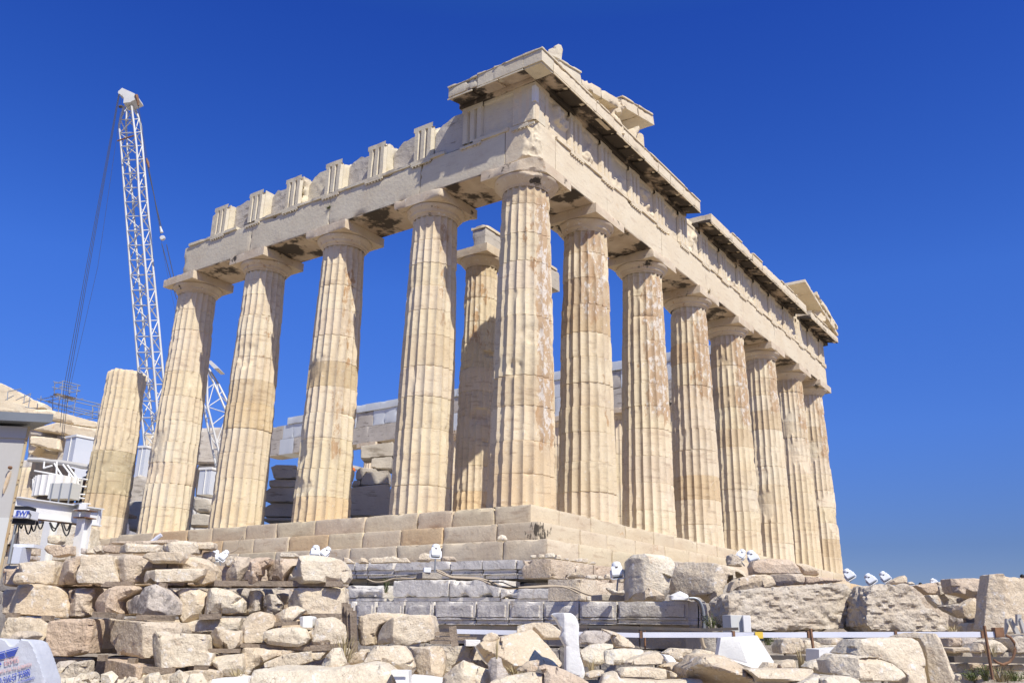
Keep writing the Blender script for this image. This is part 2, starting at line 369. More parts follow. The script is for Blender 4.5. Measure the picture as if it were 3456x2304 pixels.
def finish_stones():
    dg = bpy.context.evaluated_depsgraph_get()
    for (o, o0, xy, T, cr, kL, kR, tilt, rough, bev, vx, seed, m, parent, big, fac) in PEND:
        me = bpy.data.meshes.new_from_object(o.evaluated_get(dg)); o.modifiers.clear(); old = o.data; o.data = me; me.name = o.name
        bpy.data.meshes.remove(old)
        nv = len(me.vertices); P = np.empty(nv*3, np.float32); me.vertices.foreach_get('co', P); P = P.reshape(-1, 3).astype(float)
        Nn = np.empty(nv*3, np.float32); me.vertex_normals.foreach_get('vector', Nn); Nn = Nn.reshape(-1, 3).astype(float)
        rnd = random.Random(seed); sz = min(np.ptp(xy[:, 0]), np.ptp(xy[:, 1]))
        A = xy; B = np.roll(xy, -1, 0); best = np.full(nv, 9e9); bi = np.zeros(nv, int)
        for i in range(len(A)):
            ab = B[i]-A[i]; t = np.clip(((P[:, [0, 2]]-A[i])@ab)/max(1e-9, ab@ab), 0, 1)
            d = np.linalg.norm(P[:, [0, 2]]-(A[i]+t[:, None]*ab), axis=1); k = d < best; best[k] = d[k]; bi[k] = i
        wi = np.array([(rnd.uniform(.02, .08) if rnd.random() < .62 else rnd.uniform(.12, .36))*sz for _ in A])*bev; ci = wi*np.array([rnd.uniform(.35, 1.3) for _ in A])
        fr = np.clip(1-P[:, 1]/T, 0, 1)
        jit = 1+.5*vn(np.c_[P[:, [0, 2]]*4, P[:, 0]*0], seed)
        w = wi[bi]*jit
        dy = ci[bi]*np.clip(1-best/np.maximum(w, 1e-4), 0, 1)*fr
        if cr:
            (x0, z0), (x1, z1) = cr; xc = x0+(x1-x0)*(P[:, 2]-z0)/((z1-z0) if abs(z1-z0) > 1e-6 else 1)
            lo_, hi_ = min(x0, x1), max(x0, x1); pad = .3*(hi_-lo_)+.02; xc = np.clip(xc, lo_-pad, hi_+pad)
            dx = P[:, 0]-xc
            ys = np.where(dx < 0, -dx*kL, dx*kR)
            dy = dy+ys*(1 if T > .5 else .8)
        dy = dy+tilt*(P[:, 2]-P[:, 2].min())
        wl = np.ones(nv)*rough
        s = max(.12, sz*.5)
        am = .024*sz*wl
        Q = P+np.array([o0.x, o0.y, 0])
        n1 = fbm(Q/s, seed, 2); n1 = np.sign(n1)*np.abs(n1)**.8*.6
        n2 = vn(Q/.075, seed+9); n3 = 1-np.abs(vn(Q*np.array([1, 1, 2.5])/(s*.55), seed+4))*2
        disp = am*n1*1.1-.35*am*np.clip(n3, 0, 1)+rough*min(.008, sz*.025)*n2
        if big: nb_ = fbm(Q/np.array([.105, .105, .06]), seed+31, 2); disp = disp+big*(np.abs(nb_)**.7*np.sign(nb_))*.75
        P2 = P+Nn*disp[:, None]; P2[:, 1] += dy
        if not big:
            cc = P2.mean(0); sg = P2.max(0)-P2.min(0); nf = (12 if bev > .45 else 5) if fac is None else fac
            for _ in range(nf):
                nv_ = np.array([rnd.gauss(0, .8), -abs(rnd.gauss(.7, .45))-.15, rnd.gauss(.15, .75)]); nv_ /= np.linalg.norm(nv_)
                pr = (P2-cc)@nv_; mx = pr.max(); dd = mx-rnd.uniform(.01, .12)*sz*min(1, bev+.1)
                over = np.clip(pr-dd, 0, 9); P2 -= np.outer(over*.93, nv_)
        Wd = np.outer(P2[:, 0], np.array(HR))+np.outer(P2[:, 1], np.array(HF))+np.outer(P2[:, 2], (0, 0, 1))
        if parent is not None:
            off = Vector(o0); q = parent
            while q is not None: off -= q.location; q = q.parent
            o.parent = parent; o.location = off
        else: o.location = o0
        me.vertices.foreach_set('co', Wd.astype(np.float32).ravel())
        me.polygons.foreach_set('use_smooth', [True]*len(me.polygons)); me.update(); me.set_sharp_from_angle(angle=R(20))
        if m in ('temple', 'steps'):
            a = me.color_attributes.new('tint', 'FLOAT_COLOR', 'POINT'); a.data.foreach_set('color', np.ones(nv*4))

# ================================================================== GROUND
def terrain():
    xs = np.concatenate([np.linspace(-45, 60, 140), [80, 120, 250, 800, 3000]]); xs = np.concatenate([[-3000, -800, -250, -100, -60], xs])
    ys = np.concatenate([[-3000, -800, -250, -100, -60], np.linspace(-45, 90, 150), [120, 250, 800, 3000]])
    X, Y = np.meshgrid(xs, ys, indexing='ij'); D = (X-CX)*HF.x+(Y-CY)*HF.y; Lt = (X-CX)*HR.x+(Y-CY)*HR.y
    def ss(a, b, x):
        t = np.clip((x-a)/(b-a), 0, 1); return t*t*(3-2*t)
    Z = -4.8+.75*ss(4, 9, D)+ss(19, 30, D)*ss(8, 16, Lt)*1.75
    P = np.c_[X.ravel(), Y.ravel(), X.ravel()*0]
    Z = Z+(.06*fbm(P*.8, 3, 3)+.02*vn(P*3, 5)).reshape(Z.shape)
    nx, ny = len(xs), len(ys); idx = np.arange(nx*ny).reshape(nx, ny)
    q = np.stack([idx[:-1, :-1], idx[1:, :-1], idx[1:, 1:], idx[:-1, 1:]], -1).reshape(-1, 4)
    b = MB(); b.add(np.c_[X.ravel(), Y.ravel(), Z.ravel()], [tuple(int(i) for i in r) for r in q], True)
    o = b.build('ground', 'ground'); tag(o, kind='structure')
terrain()

# ================================================================== TEMPLE
T0 = empty('temple', (0, 0, 0))
tag(T0, 'ruined ancient marble temple with fluted columns, entablature and broken pediment on a stepped platform', 'temple')
HC = 10.43
def shaft(name, cx, cy, seed, rb=.955, rtp=.745, z0=0, H=9.74, top=None, nz=None, patina=None, dmg=1.0, hi=True, gouge=(), grey=(), label=None):
    rnd = random.Random(seed)
    zs = [0]
    while zs[-1] < H-.55: zs.append(zs[-1]+rnd.uniform(.78, 1.02))
    zs = [z*H/zs[-1] if False else z for z in zs]; 
    joints = [z for z in zs[1:] if z < H-.3]
    Ht = top if top else H
    step = .065 if hi else .16
    zz = set(np.linspace(0, Ht, int(Ht/step)).tolist())
    for j in joints:
        if j < Ht-.05: zz |= {j-.012, j-.004, j+.004, j+.012}
    zz = np.array(sorted(zz)); k = 10 if hi else 6
    th = np.concatenate([(np.arange(k)/k+i)*(2*math.pi/20) for i in range(20)])
    fl = ((np.tile(np.arange(k)/k, 20))-.5)*2            # -1..1 in a flute; arris at +-1
    Z, TH = np.meshgrid(zz, th, indexing='ij'); FL = np.broadcast_to(fl, Z.shape)
    t = Z/H; Rr = rb+(rtp-rb)*(t**1.0)+.017*np.sin(math.pi*t)*.9
    dep = .092*(1-.08*t)
    fr = 1-dep*(1-FL**2)
    drum = np.searchsorted(np.array(joints), Z.ravel()).reshape(Z.shape)
    nd = len(joints)+1
    ox = np.array([rnd.uniform(-.010, .010) for _ in range(nd)]); oy = np.array([rnd.uniform(-.010, .010) for _ in range(nd)]); rs = np.array([1+rnd.uniform(-.006, .006) for _ in range(nd)]); ro = np.array([rnd.uniform(-.012, .012) for _ in range(nd)])
    P = np.c_[(np.cos(TH)*Rr).ravel()+cx, (np.sin(TH)*Rr).ravel()+cy, Z.ravel()]
    r = (Rr*fr).ravel()
    # arris erosion
    arr = (np.abs(FL)**6).ravel(); n1 = vn(P*np.array([3, 3, 5]), seed)+.6*vn(P*np.array([7, 7, 9]), seed+1)
    r = r-arr*np.clip(n1-.12, 0, 1)*.035*dmg
    # larger losses down to the flute bottom
    n2 = fbm(P*np.array([1.1, 1.1, .8]), seed+2, 3)
    los = np.clip((n2-.36/dmg)*9, 0, 1)
    r = np.minimum(r, r*(1-los)+(Rr.ravel()*(1-.080)+.012*vn(P*5, seed+4))*los)
    # joints
    for j in joints:
        dz = np.abs(Z.ravel()-j); r = r-.010*(dz < .006)
        nj = vn(P*np.array([2.2, 2.2, 0])+j*7, seed+8); r = r-np.clip(nj-.42, 0, 1)*.09*dmg*np.exp(-dz/.05)
    for (ga, gz, gw, gh, gd) in gouge:                    # azimuth deg, z, half width rad, half height, depth
        da = (TH.ravel()-R(ga)+math.pi) % (2*math.pi)-math.pi
        e = np.clip(1.25-np.sqrt((da/gw)**2+((Z.ravel()-gz)/gh)**2)+.35*vn(P*3, seed+11), 0, 1); e = np.clip(e*2.5, 0, 1)
        r = r-e*(gd+.02*vn(P*8, seed+12)-.0*arr)
    r = r+.004*vn(P*9, seed+6)
    a = TH.ravel()+ro[drum.ravel()]; r = r*rs[drum.ravel()]
    if top:
        r = r-np.clip((Z.ravel()-(Ht-.12))/.12, 0, 1)**2*.06
    V = np.c_[cx+ox[drum.ravel()]+r*np.cos(a), cy+oy[drum.ravel()]+r*np.sin(a), Z.ravel()+z0]
    if top: V[:, 2] += np.where(Z.ravel() > Ht-.01, .05*vn(P*2.5, seed), 0)
    nzz, nt = Z.shape; idx = np.arange(nzz*nt).reshape(nzz, nt)
    q = np.stack([idx[:-1], np.roll(idx, -1, 1)[:-1], np.roll(idx, -1, 1)[1:], idx[1:]], -1).reshape(-1, 4)
    faces = [tuple(int(i) for i in x) for x in q]+[tuple(int(i) for i in idx[-1])]
    me = bpy.data.meshes.new(name); me.from_pydata(V.tolist(), [], faces); me.materials.append(M['temple'])
    sm = [True]*len(q)+[False]; me.polygons.foreach_set('use_smooth', sm)
    # keep arrises crisp
    tn = np.ones((nd, 3))
    for i in range(nd):
        k_ = rnd.random(); b = rnd.uniform(.955, 1.05)
        tn[i] = (b, b*rnd.uniform(.98, 1.0), b*rnd.uniform(.94, 1.02))
        if k_ < .09: tn[i] = (.87, .82, .75)
        elif k_ < .18: tn[i] = (1.04, 1.06, 1.09)
    for (i, c) in grey: 
        if i < nd: tn[i] = c
    c = np.ones((len(V), 4)); c[:, :3] = tn[drum.ravel()]
    at_ = me.color_attributes.new('tint', 'FLOAT_COLOR', 'POINT'); at_.data.foreach_set('color', c.ravel())
    pa = me.attributes.new('patina', 'FLOAT', 'POINT')
    pw = np.full(len(V), -1.0)
    if patina:
        for (pc, pwid, zlo, zhi, amp) in patina:
            da = np.abs((TH.ravel()-R(pc)+math.pi) % (2*math.pi)-math.pi)
            g = np.clip(1.4-da/pwid, 0, 1)*np.clip((Z.ravel()-zlo)/1.2, 0, 1)*np.clip((zhi-Z.ravel())/.8, 0, 1)
            pw = np.maximum(pw, -1+(1+amp)*np.clip(g, 0, 1))
    pa.data.foreach_set('value', pw)
    me.update(); me.set_sharp_from_angle(angle=R(32))
    o = mesh_obj(name, me, T0)
    if label: o['label'] = label
    return o
def capital(par, cx, cy, z0, rn=.745, ra=1.0, seed=0, broken=None, m='cap'):
    b = MB()
    rnd = random.Random(seed)
    prof = [(rn*.99, -.02), (rn*1.0, 0), (rn*1.03, .015), (rn*1.03, .03), (rn*1.05, .04), (rn*1.05, .055), (rn*1.13, .10), (ra*.86, .17), (ra*.945, .235), (ra*.985, .29), (ra*.99, .325), (ra*.96, .345)]
    n = 48; V = []
    for (r, z) in prof:
        for k in range(n):
            t = 2*math.pi*k/n; V.append((cx+r*math.cos(t), cy+r*math.sin(t), z0+z))
    V = np.array(V); d = np.clip(fbm(V*2.2, seed, 3)-.25, 0, 1)*.13
    V[:, 0] -= (V[:, 0]-cx)*d; V[:, 1] -= (V[:, 1]-cy)*d
    Fc = []
    for i in range(len(prof)-1):
        for k in range(n): Fc.append((i*n+k, i*n+(k+1) % n, (i+1)*n+(k+1) % n, (i+1)*n+k))
    Fc.append(tuple(range((len(prof)-1)*n, len(prof)*n)))
    b.add(V, Fc, True)
    b.grid((cx-ra, cy-ra, z0+.345), (cx+ra, cy+ra, z0+.688), res=.07, chip=.04, seed=seed, cs=1.3, wear=.08)
    if broken:
        for A in b.v[-6:]: cut(A, (-.72, -.62, -.30), (cx-ra, cy-ra, z0+.5), .42, seed)
        for A in b.v[:1]: cut(A, (-.72, -.68, 0), (cx-ra*.707, cy-ra*.707, z0+.3), .06, seed)
    return b.build('capital', m, par)
EX = [1.02, 4.70, 8.996, 13.292, 17.588, 21.884, 26.18, 29.86]
FY = [4.71, 9.0, 13.29, 17.58]
# east facade columns (corner column first); azimuth 225 faces the camera, 270 the sunny east side
pats = {0: [(264, .55, .8, 10, 1.45), (225, .9, 6, 10, .35)], 1: [(235, 1.1, 5.6, 10.2, 1.0), (262, .4, 2, 9, .5)], 2: [(250, 1.1, 3.2, 10.2, 1.25)], 3: [(255, 1.1, 5.0, 10.2, 1.2)], 4: [(255, .9, 4.6, 10.2, 1.1)], 5: [(255, .9, 6.0, 10.2, 1.0)], 6: [(255, .9, 5.5, 10.2, .9)], 7: [(255, .9, 5, 10.2, .9)]}
gg = {0: [(196, 3.9, .22, .22, .05), (232, 4.95, .35, .28, .03)], 5: [(240, 7.9, .5, .5, .03)]}
clab = ['corner column with orange and white flaking patina, its capital corner broken off', None, None, None, None, None, None, None]
for i, x in enumerate(EX):
    rb = .975 if i in (0, 7) else .955
    gr = []
    if i == 0: gr = [(1, (.93, .86, .78)), (2, (1.03, 1.0, .96)), (0, (.95, .88, .80))]
    if i == 1: gr = [(7, (.80, .72, .62)), (8, (.78, .70, .62))]
    if i == 2: gr = [(0, (1.05, 1.06, 1.06))]
    if i == 3: gr = [(2, (.88, .80, .70)), (8, (.84, .74, .64))]
    s = shaft('column', x, 1.02, 11+i, rb=rb, patina=pats[i], hi=True, gouge=gg.get(i, ()), grey=gr, label=clab[i])
    capital(s, x, 1.02, 9.74, ra=1.03 if i in (0, 7) else 1.0, seed=40+i, broken=(i == 0))
fp = [[(248, .5, 5, 10, .45)], [(248, .5, 1, 10, .5)], [(252, .4, 5, 10, .5), (235, .5, 6, 9.5, .1)], [(240, .3, 8, 10, .2)]]
for i, y in enumerate(FY):
    gr = {0: [(5, (.95, .93, .9))], 1: [(5, (.80, .74, .64)), (0, (.97, .9, .8))], 2: [(4, (.92, .85, .74))], 3: [(0, (1.04, 1.05, 1.04))]}[i]
    go = {0: [(195, 4.4, .14, .35, .03)], 1: [], 2: [(205, 6.3, .45, .45, .05)], 3: []}[i]
    s = shaft('column', 1.02, y, 71+i, patina=fp[i], gouge=go, grey=gr, dmg=.9)
    capital(s, 1.02, y, 9.74, seed=60+i)
shaft('column', 1.02, 21.87, 81, top=7.1, dmg=1.6, grey=[(2, (.78, .76, .68)), (3, (.76, .75, .68))], label='stump of a fluted column, broken off at half height')
shaft('column', 1.02, 28.1, 82, top=3.4, dmg=1.6, hi=False)
# north colonnade, seen from inside
for k in range(9):
    y = 4.71+4.29*k
    s = shaft('column', 29.86, y, 90+k, hi=False, dmg=.7)
    capital(s, 29.86, y, 9.74, seed=100+k)
# pronaos column
PX, PY = 6.15, 6.6
s = shaft('column', PX, PY, 121, rb=.79, rtp=.63, z0=.72, H=9.6, dmg=1.5, patina=[(215, 1.2, 5, 10, .55)], gouge=[(255, 6.0, .4, .10, .12), (228, 3.55, .6, .3, .06)], grey=[(0, (1, .9, .78))], label='inner porch column in the shadow of the entablature')
capital(s, PX, PY, 10.32, rn=.64, ra=.88, seed=122)
one('inner_architrave', 'oldgrey', (PX-.5, PY-.5, 11.012), (11.2, PY+.15, 11.90), T0, res=.15, chip=.10, seed=4)
one('inner_architrave', 'entab', (PX-.54, PY-.54, 11.902), (11.0, PY+.2, 12.02), T0, res=.15, chip=.06, seed=5)

# steps -------------------------------------------------------------
def tints(rnd):
    b = rnd.uniform(.93, 1.04); t = (b, b*rnd.uniform(.98, 1.0), b*rnd.uniform(.93, 1.0))
    if rnd.random() < .10: t = (.98, .86, .72)
    return t
def course(name, axis, a0, a1, face, depth, z0, z1, seed, blk=(1.3, 2.1), m='steps', chip=.05, jit=.012, label=None, missing=(), res=.12, parent=T0, cs=2.2):
    """row of blocks along an axis; 'face' = coordinate of the outer face, the body goes inwards (+)"""
    rnd = random.Random(seed); b = MB(); p = a0
    while p < a1-.05:
        l = rnd.uniform(*blk)
        if a1-(p+l) < .5: l = a1-p
        q = p+l; f = face+rnd.uniform(0, jit)*(1 if rnd.random() < .8 else 2)
        if not any(u < (p+q)/2 < v for u, v in missing):
            zt = z1-rnd.uniform(0, .006)
            if axis == 0: b.grid((p+.002, f, z0), (q-.004, face+depth, zt), res=res, chip=chip, seed=rnd.randint(0, 999), cs=cs, tint=tints(rnd), edge=.014, wear=.04)
            else: b.grid((f, p+.002, z0), (face+depth, q-.004, zt), res=res, chip=chip, seed=rnd.randint(0, 999), cs=cs, tint=tints(rnd), edge=.014, wear=.04)
        p = q
    return b.build(name, m, parent, label)
course('step', 0, 0, 30.88, 0, 1.2, -.552, 0, 1, (1.3, 2.2), label='top step along the front')
course('step', 0, -.70, 31.58, -.70, 1.3, -1.069, -.554, 2)
course('step', 0, -1.42, 32.3, -1.42, 1.3, -1.588, -1.071, 3)
course('step', 1, 1.21, 19.0, 0, 1.2, -.552, 0, 4, (1.2, 2.3), chip=.07)
course('step', 1, .61, 21.0, -.70, 1.3, -1.069, -.554, 5, chip=.07)
course('step', 1, -.11, 24, -1.42, 1.3, -1.588, -1.071, 6, chip=.09)
course('step', 1, 19.0, 66, .35, 1.5, -.56, -.02, 7, (.8, 1.8), chip=.22, jit=.25, label='broken stretch of the top step')
course('step', 1, 21.0, 66, -.35, 1.3, -1.07, -.56, 8, (.8, 1.7), chip=.25, jit=.3)
course('step', 1, 24.0, 66, -1.1, 1.3, -1.60, -1.07, 9, (.8, 1.7), chip=.25, jit=.3)
b = MB(); b.grid((.9, .9, -1.5), (30.0, 68.5, -.012), res=.8, chip=.02, seed=9, tint=(1, .96, .9)); b.build('floor', 'steps', T0)
b = MB(); b.grid((5.2, 5.2, -.02), (25.7, 64, .36), res=.6, chip=.1, seed=10, tint=(1, .96, .9)); b.grid((5.5, 5.5, .362), (25.4, 63.6, .72), res=.6, chip=.1, seed=12, tint=(1, .96, .9)); b.build('cella_platform', 'steps', T0)
b = MB()
rnd = random.Random(44)
for lev in range(5):
    z1 = -1.592-.5*lev; z0 = z1-.497; e = -1.62-.1*lev
    p = -.2
    while p < 60:
        l = rnd.uniform(1.0, 1.6); b.grid((e+rnd.uniform(0, .05), p, z0), (e+1.4, p+l-.01, z1), res=.25, chip=.09, seed=rnd.randint(0, 999)); p += l
    p = e
    while p < 32.4:
        l = rnd.uniform(1.0, 1.6); b.grid((p, e+rnd.uniform(0, .05), z0), (p+l-.01, e+1.4, z1), res=.25, chip=.09, seed=rnd.randint(0, 999)); p += l
b.build('foundation', 'poros', T0)

# entablature ---------------------------------------------------------
AF = .135      # plane of the architrave face
# east architrave: blocks jointed over the columns
b = MB(); c = MB()
xs = [AF]+EX[1:-1]+[30.745]
rnd = random.Random(8)
for i in range(len(xs)-1):
    e0, e1 = xs[i]+.004, xs[i+1]-.004
    if i == 0: e0 = 1.35
    b.grid((e0, AF+rnd.uniform(0, .008), HC+.03), (e1, AF+.6, 11.66), res=.14, chip=.035, seed=20+i, cs=2)
    c.grid((e0, AF+.61, HC+.03), (e1, AF+1.77, 11.78), res=.3, chip=.03, seed=30+i)
    c.bx((e0, AF+.02, HC+.001), (e1, AF+1.76, HC+.028))
b.grid((AF+.01, AF+.01, HC+.10), (1.345, 1.24, 11.782), res=.04, chip=.06, seed=27, cs=1.6, wear=.1)   # broken corner block
for A_ in b.v[-6:]: cut(A_, (-.72, -.68, -.10), (AF+.01, AF+.01, 11.2), .27, 5, .12); cut(A_, (-.75, -.6, -.9), (AF+.03, AF+.03, HC+.12), .28, 6, .06)
c.bx((AF+.15, AF+.15, HC+.003), (1.24, 1.76, HC+.12))
def taenia(b, axis, a0, a1, f, z=11.66, seed=0, gaps=()):
    rnd = random.Random(seed); p = a0
    while p < a1-.02:
        q = min(a1, p+rnd.uniform(.9, 1.7))
        if not any(u < (p+q)/2 < v for u, v in gaps):
            pr = .055
            if axis == 0: b.grid((p, f-pr, z), (q-.003, f+.62, z+.12), res=.1, chip=.04, seed=rnd.randint(0, 999), wear=.04)
            else: b.grid((f-pr, p, z), (f+.62, q-.003, z+.12), res=.1, chip=.04, seed=rnd.randint(0, 999), wear=.04)
        p = q
def regula(b, axis, cpos, f, z=11.66, w=.845, skip=0):
    rnd = random.Random(int(cpos*100)+axis)
    if axis == 0: b.bx((cpos-w/2, f-.052, z-.075), (cpos+w/2, f+.01, z-.002))
    else: b.bx((f-.052, cpos-w/2, z-.075), (f+.01, cpos+w/2, z-.002))
    for k in range(6):
        if rnd.random() < .12: continue
        p = cpos-w/2+w*(k+.5)/6
        b.lathe([(.026, -.045), (.020, .0)], ((p, f-.028, z-.076) if axis == 0 else (f-.028, p, z-.076)), 8)
taenia(b, 0, 1.36, 30.745, AF, seed=3, gaps=((10.0, 10.9),))
TX = [AF+.42]+[ (EX[0]+AF)/2*0 + x for x in []]
def trig_positions(axp):
    out = [AF+.4225]
    ax = axp
    for i in range(1, len(ax)):
        a = out[-1]; t = ax[i] if i < len(ax)-1 or True else ax[i]
        out += [(a+t)/2, t]
    return out
ETX = [.5575, 2.63]+[4.70+2.148*k for k in range(11)]+[28.25, 30.32]
for x in ETX[1:]: regula(b, 0, x, AF)
arE = b.build('architrave', ['entab'], T0)
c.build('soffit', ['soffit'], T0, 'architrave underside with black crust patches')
# south flank architrave
b = MB(); c = MB(); ys = [1.25]+FY
for i in range(4):
    e0, e1 = ys[i]+.006, ys[i+1]-.006
    b.grid((AF+rnd.uniform(0, .012), e0, HC+.03), (AF+.6, e1, 11.66), res=.14, chip=.06, seed=50+i, cs=2)
    c.grid((AF+.61, e0, HC+.03), (AF+1.77, e1, 11.78), res=.3, chip=.04, seed=54+i)
    c.bx((AF+.02, e0, HC+.001), (AF+1.76, e1, HC+.028))
taenia(b, 1, 1.1, 17.3, AF, seed=5, gaps=((2.9, 3.6), (6.0, 6.6), (13.6, 14.2)))
FTY = [.5575, 2.60, 4.70, 6.85, 9.0, 11.15, 13.3, 15.45]
for y in FTY: regula(b, 1, y, AF)
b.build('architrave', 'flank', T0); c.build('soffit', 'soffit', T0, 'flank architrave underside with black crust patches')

def triglyph(cpos, axis, f, z0=11.785, z1=13.125, dep=.75, m='entab', top='flat', seed=0, label=None):
    b = MB(); w = .845; d = .115
    px = [-.4225, -.3625, -.2025, -.1400, -.0800, .0800, .1400, .2025, .3625, .4225]
    py = [d*.9, 0, 0, d, 0, 0, d, 0, 0, d*.9]
    rnd = random.Random(seed)
    rows = [z0, z0+.3, z0+.6, z0+.9, z1-.17, z1-.165]
    V = []; n = len(px)
    out = []
    for zi, z in enumerate(rows):
        for k in range(n):
            yy = py[k] if zi < len(rows)-1 else 0.0
            out.append((px[k], yy, z))
    for k in range(n): out.append((px[k], -.0, z1))
    V = np.array(out); nr = len(rows)+1
    V[:, 1] += np.clip(vn(V*4+seed, seed)-.1, 0, 1)*.035
    Fc = [(i*n+k, i*n+k+1, (i+1)*n+k+1, (i+1)*n+k) for i in range(nr-1) for k in range(n-1)]
    def tr(V):
        V = np.array(V, float)
        if axis == 0: return np.c_[V[:, 0]+cpos, V[:, 1]+f, V[:, 2]]
        return np.c_[V[:, 1]+f, -V[:, 0]+cpos, V[:, 2]]
    b.add(tr(V), Fc)
    lo, hi = (-.4225, .117, z0), (.4225, dep, z1+.0)
    if axis == 0: b.grid((cpos+lo[0]+.002, f+lo[1], z0), (cpos+hi[0]-.002, f+dep, z1), res=.09, chip=.05 if top == 'flat' else .20, seed=seed, wear=.08 if top == 'flat' else .16)
    else: b.grid((f+lo[1], cpos-.42, z0), (f+dep, cpos+.42, z1), res=.09, chip=.05 if top == 'flat' else .20, seed=seed, wear=.08 if top == 'flat' else .16)
    return b.build('triglyph', m, T0, label)
def metope(c0, c1, axis, f, z0=11.785, z1=13.125, relief=.10, seed=0, m='entab', prof=None, dep=.25):
    b = MB(); na = max(6, int((c1-c0)/.045)); nz = int((z1-z0)/.045)
    A, Z = np.meshgrid(np.linspace(c0, c1, na+1), np.linspace(z0, z1, nz+1), indexing='ij')
    if prof is not None:
        top = np.interp((A-c0)/(c1-c0), prof[0], prof[1]); Z = z0+(Z-z0)*top+(0.05*vn(np.c_[A.ravel()*5, A.ravel()*0, Z.ravel()*0], seed)).reshape(A.shape)*((Z-z0)/(z1-z0))
    P = np.c_[A.ravel(), A.ravel()*0+seed, Z.ravel()]
    n = fbm(P*1.9, seed, 3); n2 = vn(P*6, seed+1)
    hgt = (np.clip((n-.02)*5, 0, 1)*(.6+.4*n2)*relief+.008*n2)
    edge = np.minimum(np.minimum((A-c0), (c1-A)).ravel()/.1, 1)*np.clip((z1-.1-Z.ravel())/.1, 0, 1)
    o = f-np.clip(hgt*edge, -.01, .2)
    band = (Z.ravel() > z1-.13) & (prof is None); o = np.where(band, f-.04, o)
    V = np.c_[A.ravel(), o, Z.ravel()] if axis == 0 else np.c_[o, A.ravel(), Z.ravel()]
    idx = np.arange(A.size).reshape(na+1, nz+1)
    q = np.stack([idx[:-1, :-1], idx[1:, :-1], idx[1:, 1:], idx[:-1, 1:]], -1).reshape(-1, 4)
    if axis == 1: q = q[:, ::-1]
    b.add(V, [tuple(int(i) for i in r) for r in q], True)
    # body behind the slab face
    Vb = V.copy(); k = 1 if axis == 0 else 0; Vb[:, k] = f+dep
    nb = len(V); b.add(Vb, [tuple(int(i) for i in r[::-1]) for r in q], True)
    rim = list(idx[:, 0])+list(idx[-1, 1:])+list(idx[::-1, -1][1:])+list(idx[0, ::-1][1:-1])
    R2 = np.concatenate([V[rim], Vb[rim]]); m_ = len(rim)
    fc = [(i, (i+1) % m_, (i+1) % m_+m_, i+m_) for i in range(m_)]
    if axis == 0: fc = [t[::-1] for t in fc]
    b.add(R2, fc)
    return b.build('metope', m, T0)
for i, x in enumerate(ETX):
    triglyph(x, 0, AF-.0, seed=200+i, dep=.6 if i else .84)
    if i < len(ETX)-1:
        metope(x+.424, ETX[i+1]-.424, 0, AF+.12, seed=300+i, relief=[.20, .16, .07, .17, .16, .15, .07, .15, .12, .07, .14, .12, .10, .1][i])
for i, y in enumerate(FTY):
    if i == 0:
        b = MB()
    lab = None
    if i <= 1: triglyph(y, 1, AF, m='flank', seed=230+i, z1=13.125 if i else 13.10, dep=.62, label=lab)
    else: triglyph(y, 1, AF-.0, m='flank', seed=230+i, z1=[0, 0, 13.10, 13.08, 13.06, 13.04, 13.06, 13.02][i], dep=[0, 0, .85, .75, .75, .7, .95, .62][i], top='rag')
fpf = {1: None, 2: ([0, .5, 1], [1.0, 1.0, .55]), 3: ([0, .4, .8, 1], [.75, .98, .9, .5]), 4: ([0, .3, .7, 1], [.7, .95, .9, .6]), 5: ([0, .5, 1], [.95, .9, .45]), 6: ([0, .5, 1], [.93, .9, .7]), 7: ([0, .5, 1], [.92, .9, .75]), 8: ([0, 1], [.95, .9])}
metope(.985, 2.175, 1, AF+.085, seed=330, relief=.02, m='flank', dep=.3)
metope(3.03, 4.27, 1, AF+.16, seed=331, relief=.01, m='oldgrey', prof=([0, .35, .75, 1], [1, 1, .84, .62]), dep=.3)
for i in range(2, 8):
    y0 = FTY[i]+.424; y1 = (FTY[i+1]-.424) if i < 7 else FTY[i]+1.15
    pf = [([0, .5, .8, 1], [.98, 1.02, .93, .70]), ([0, .35, .7, 1], [.75, .95, 1.0, .82]), ([0, .4, .8, 1], [.9, 1.04, .98, .75]), ([0, .4, .8, 1], [.85, .96, 1.0, .8]), ([0, .5, 1], [.96, 1.02, .92]), ([0, .4, 1], [1.02, 1.0, .95])][i-2]
    metope(y0, y1, 1, AF+.40+.1*((i*37) % 3)/3, seed=340+i, relief=.015, m=['oldgrey', 'flank', 'oldgrey'][i % 3], prof=pf, dep=.22)
b = MB()                                                   # backing blocks behind the frieze
b.grid((.75, .75, 11.79), (30.1, 1.85, 13.12), res=.4, chip=.05, seed=66)
b.grid((.76, 1.86, 11.79), (1.85, 3.3, 13.11), res=.3, chip=.1, seed=67)
b.build('frieze_backing', 'entab', T0)

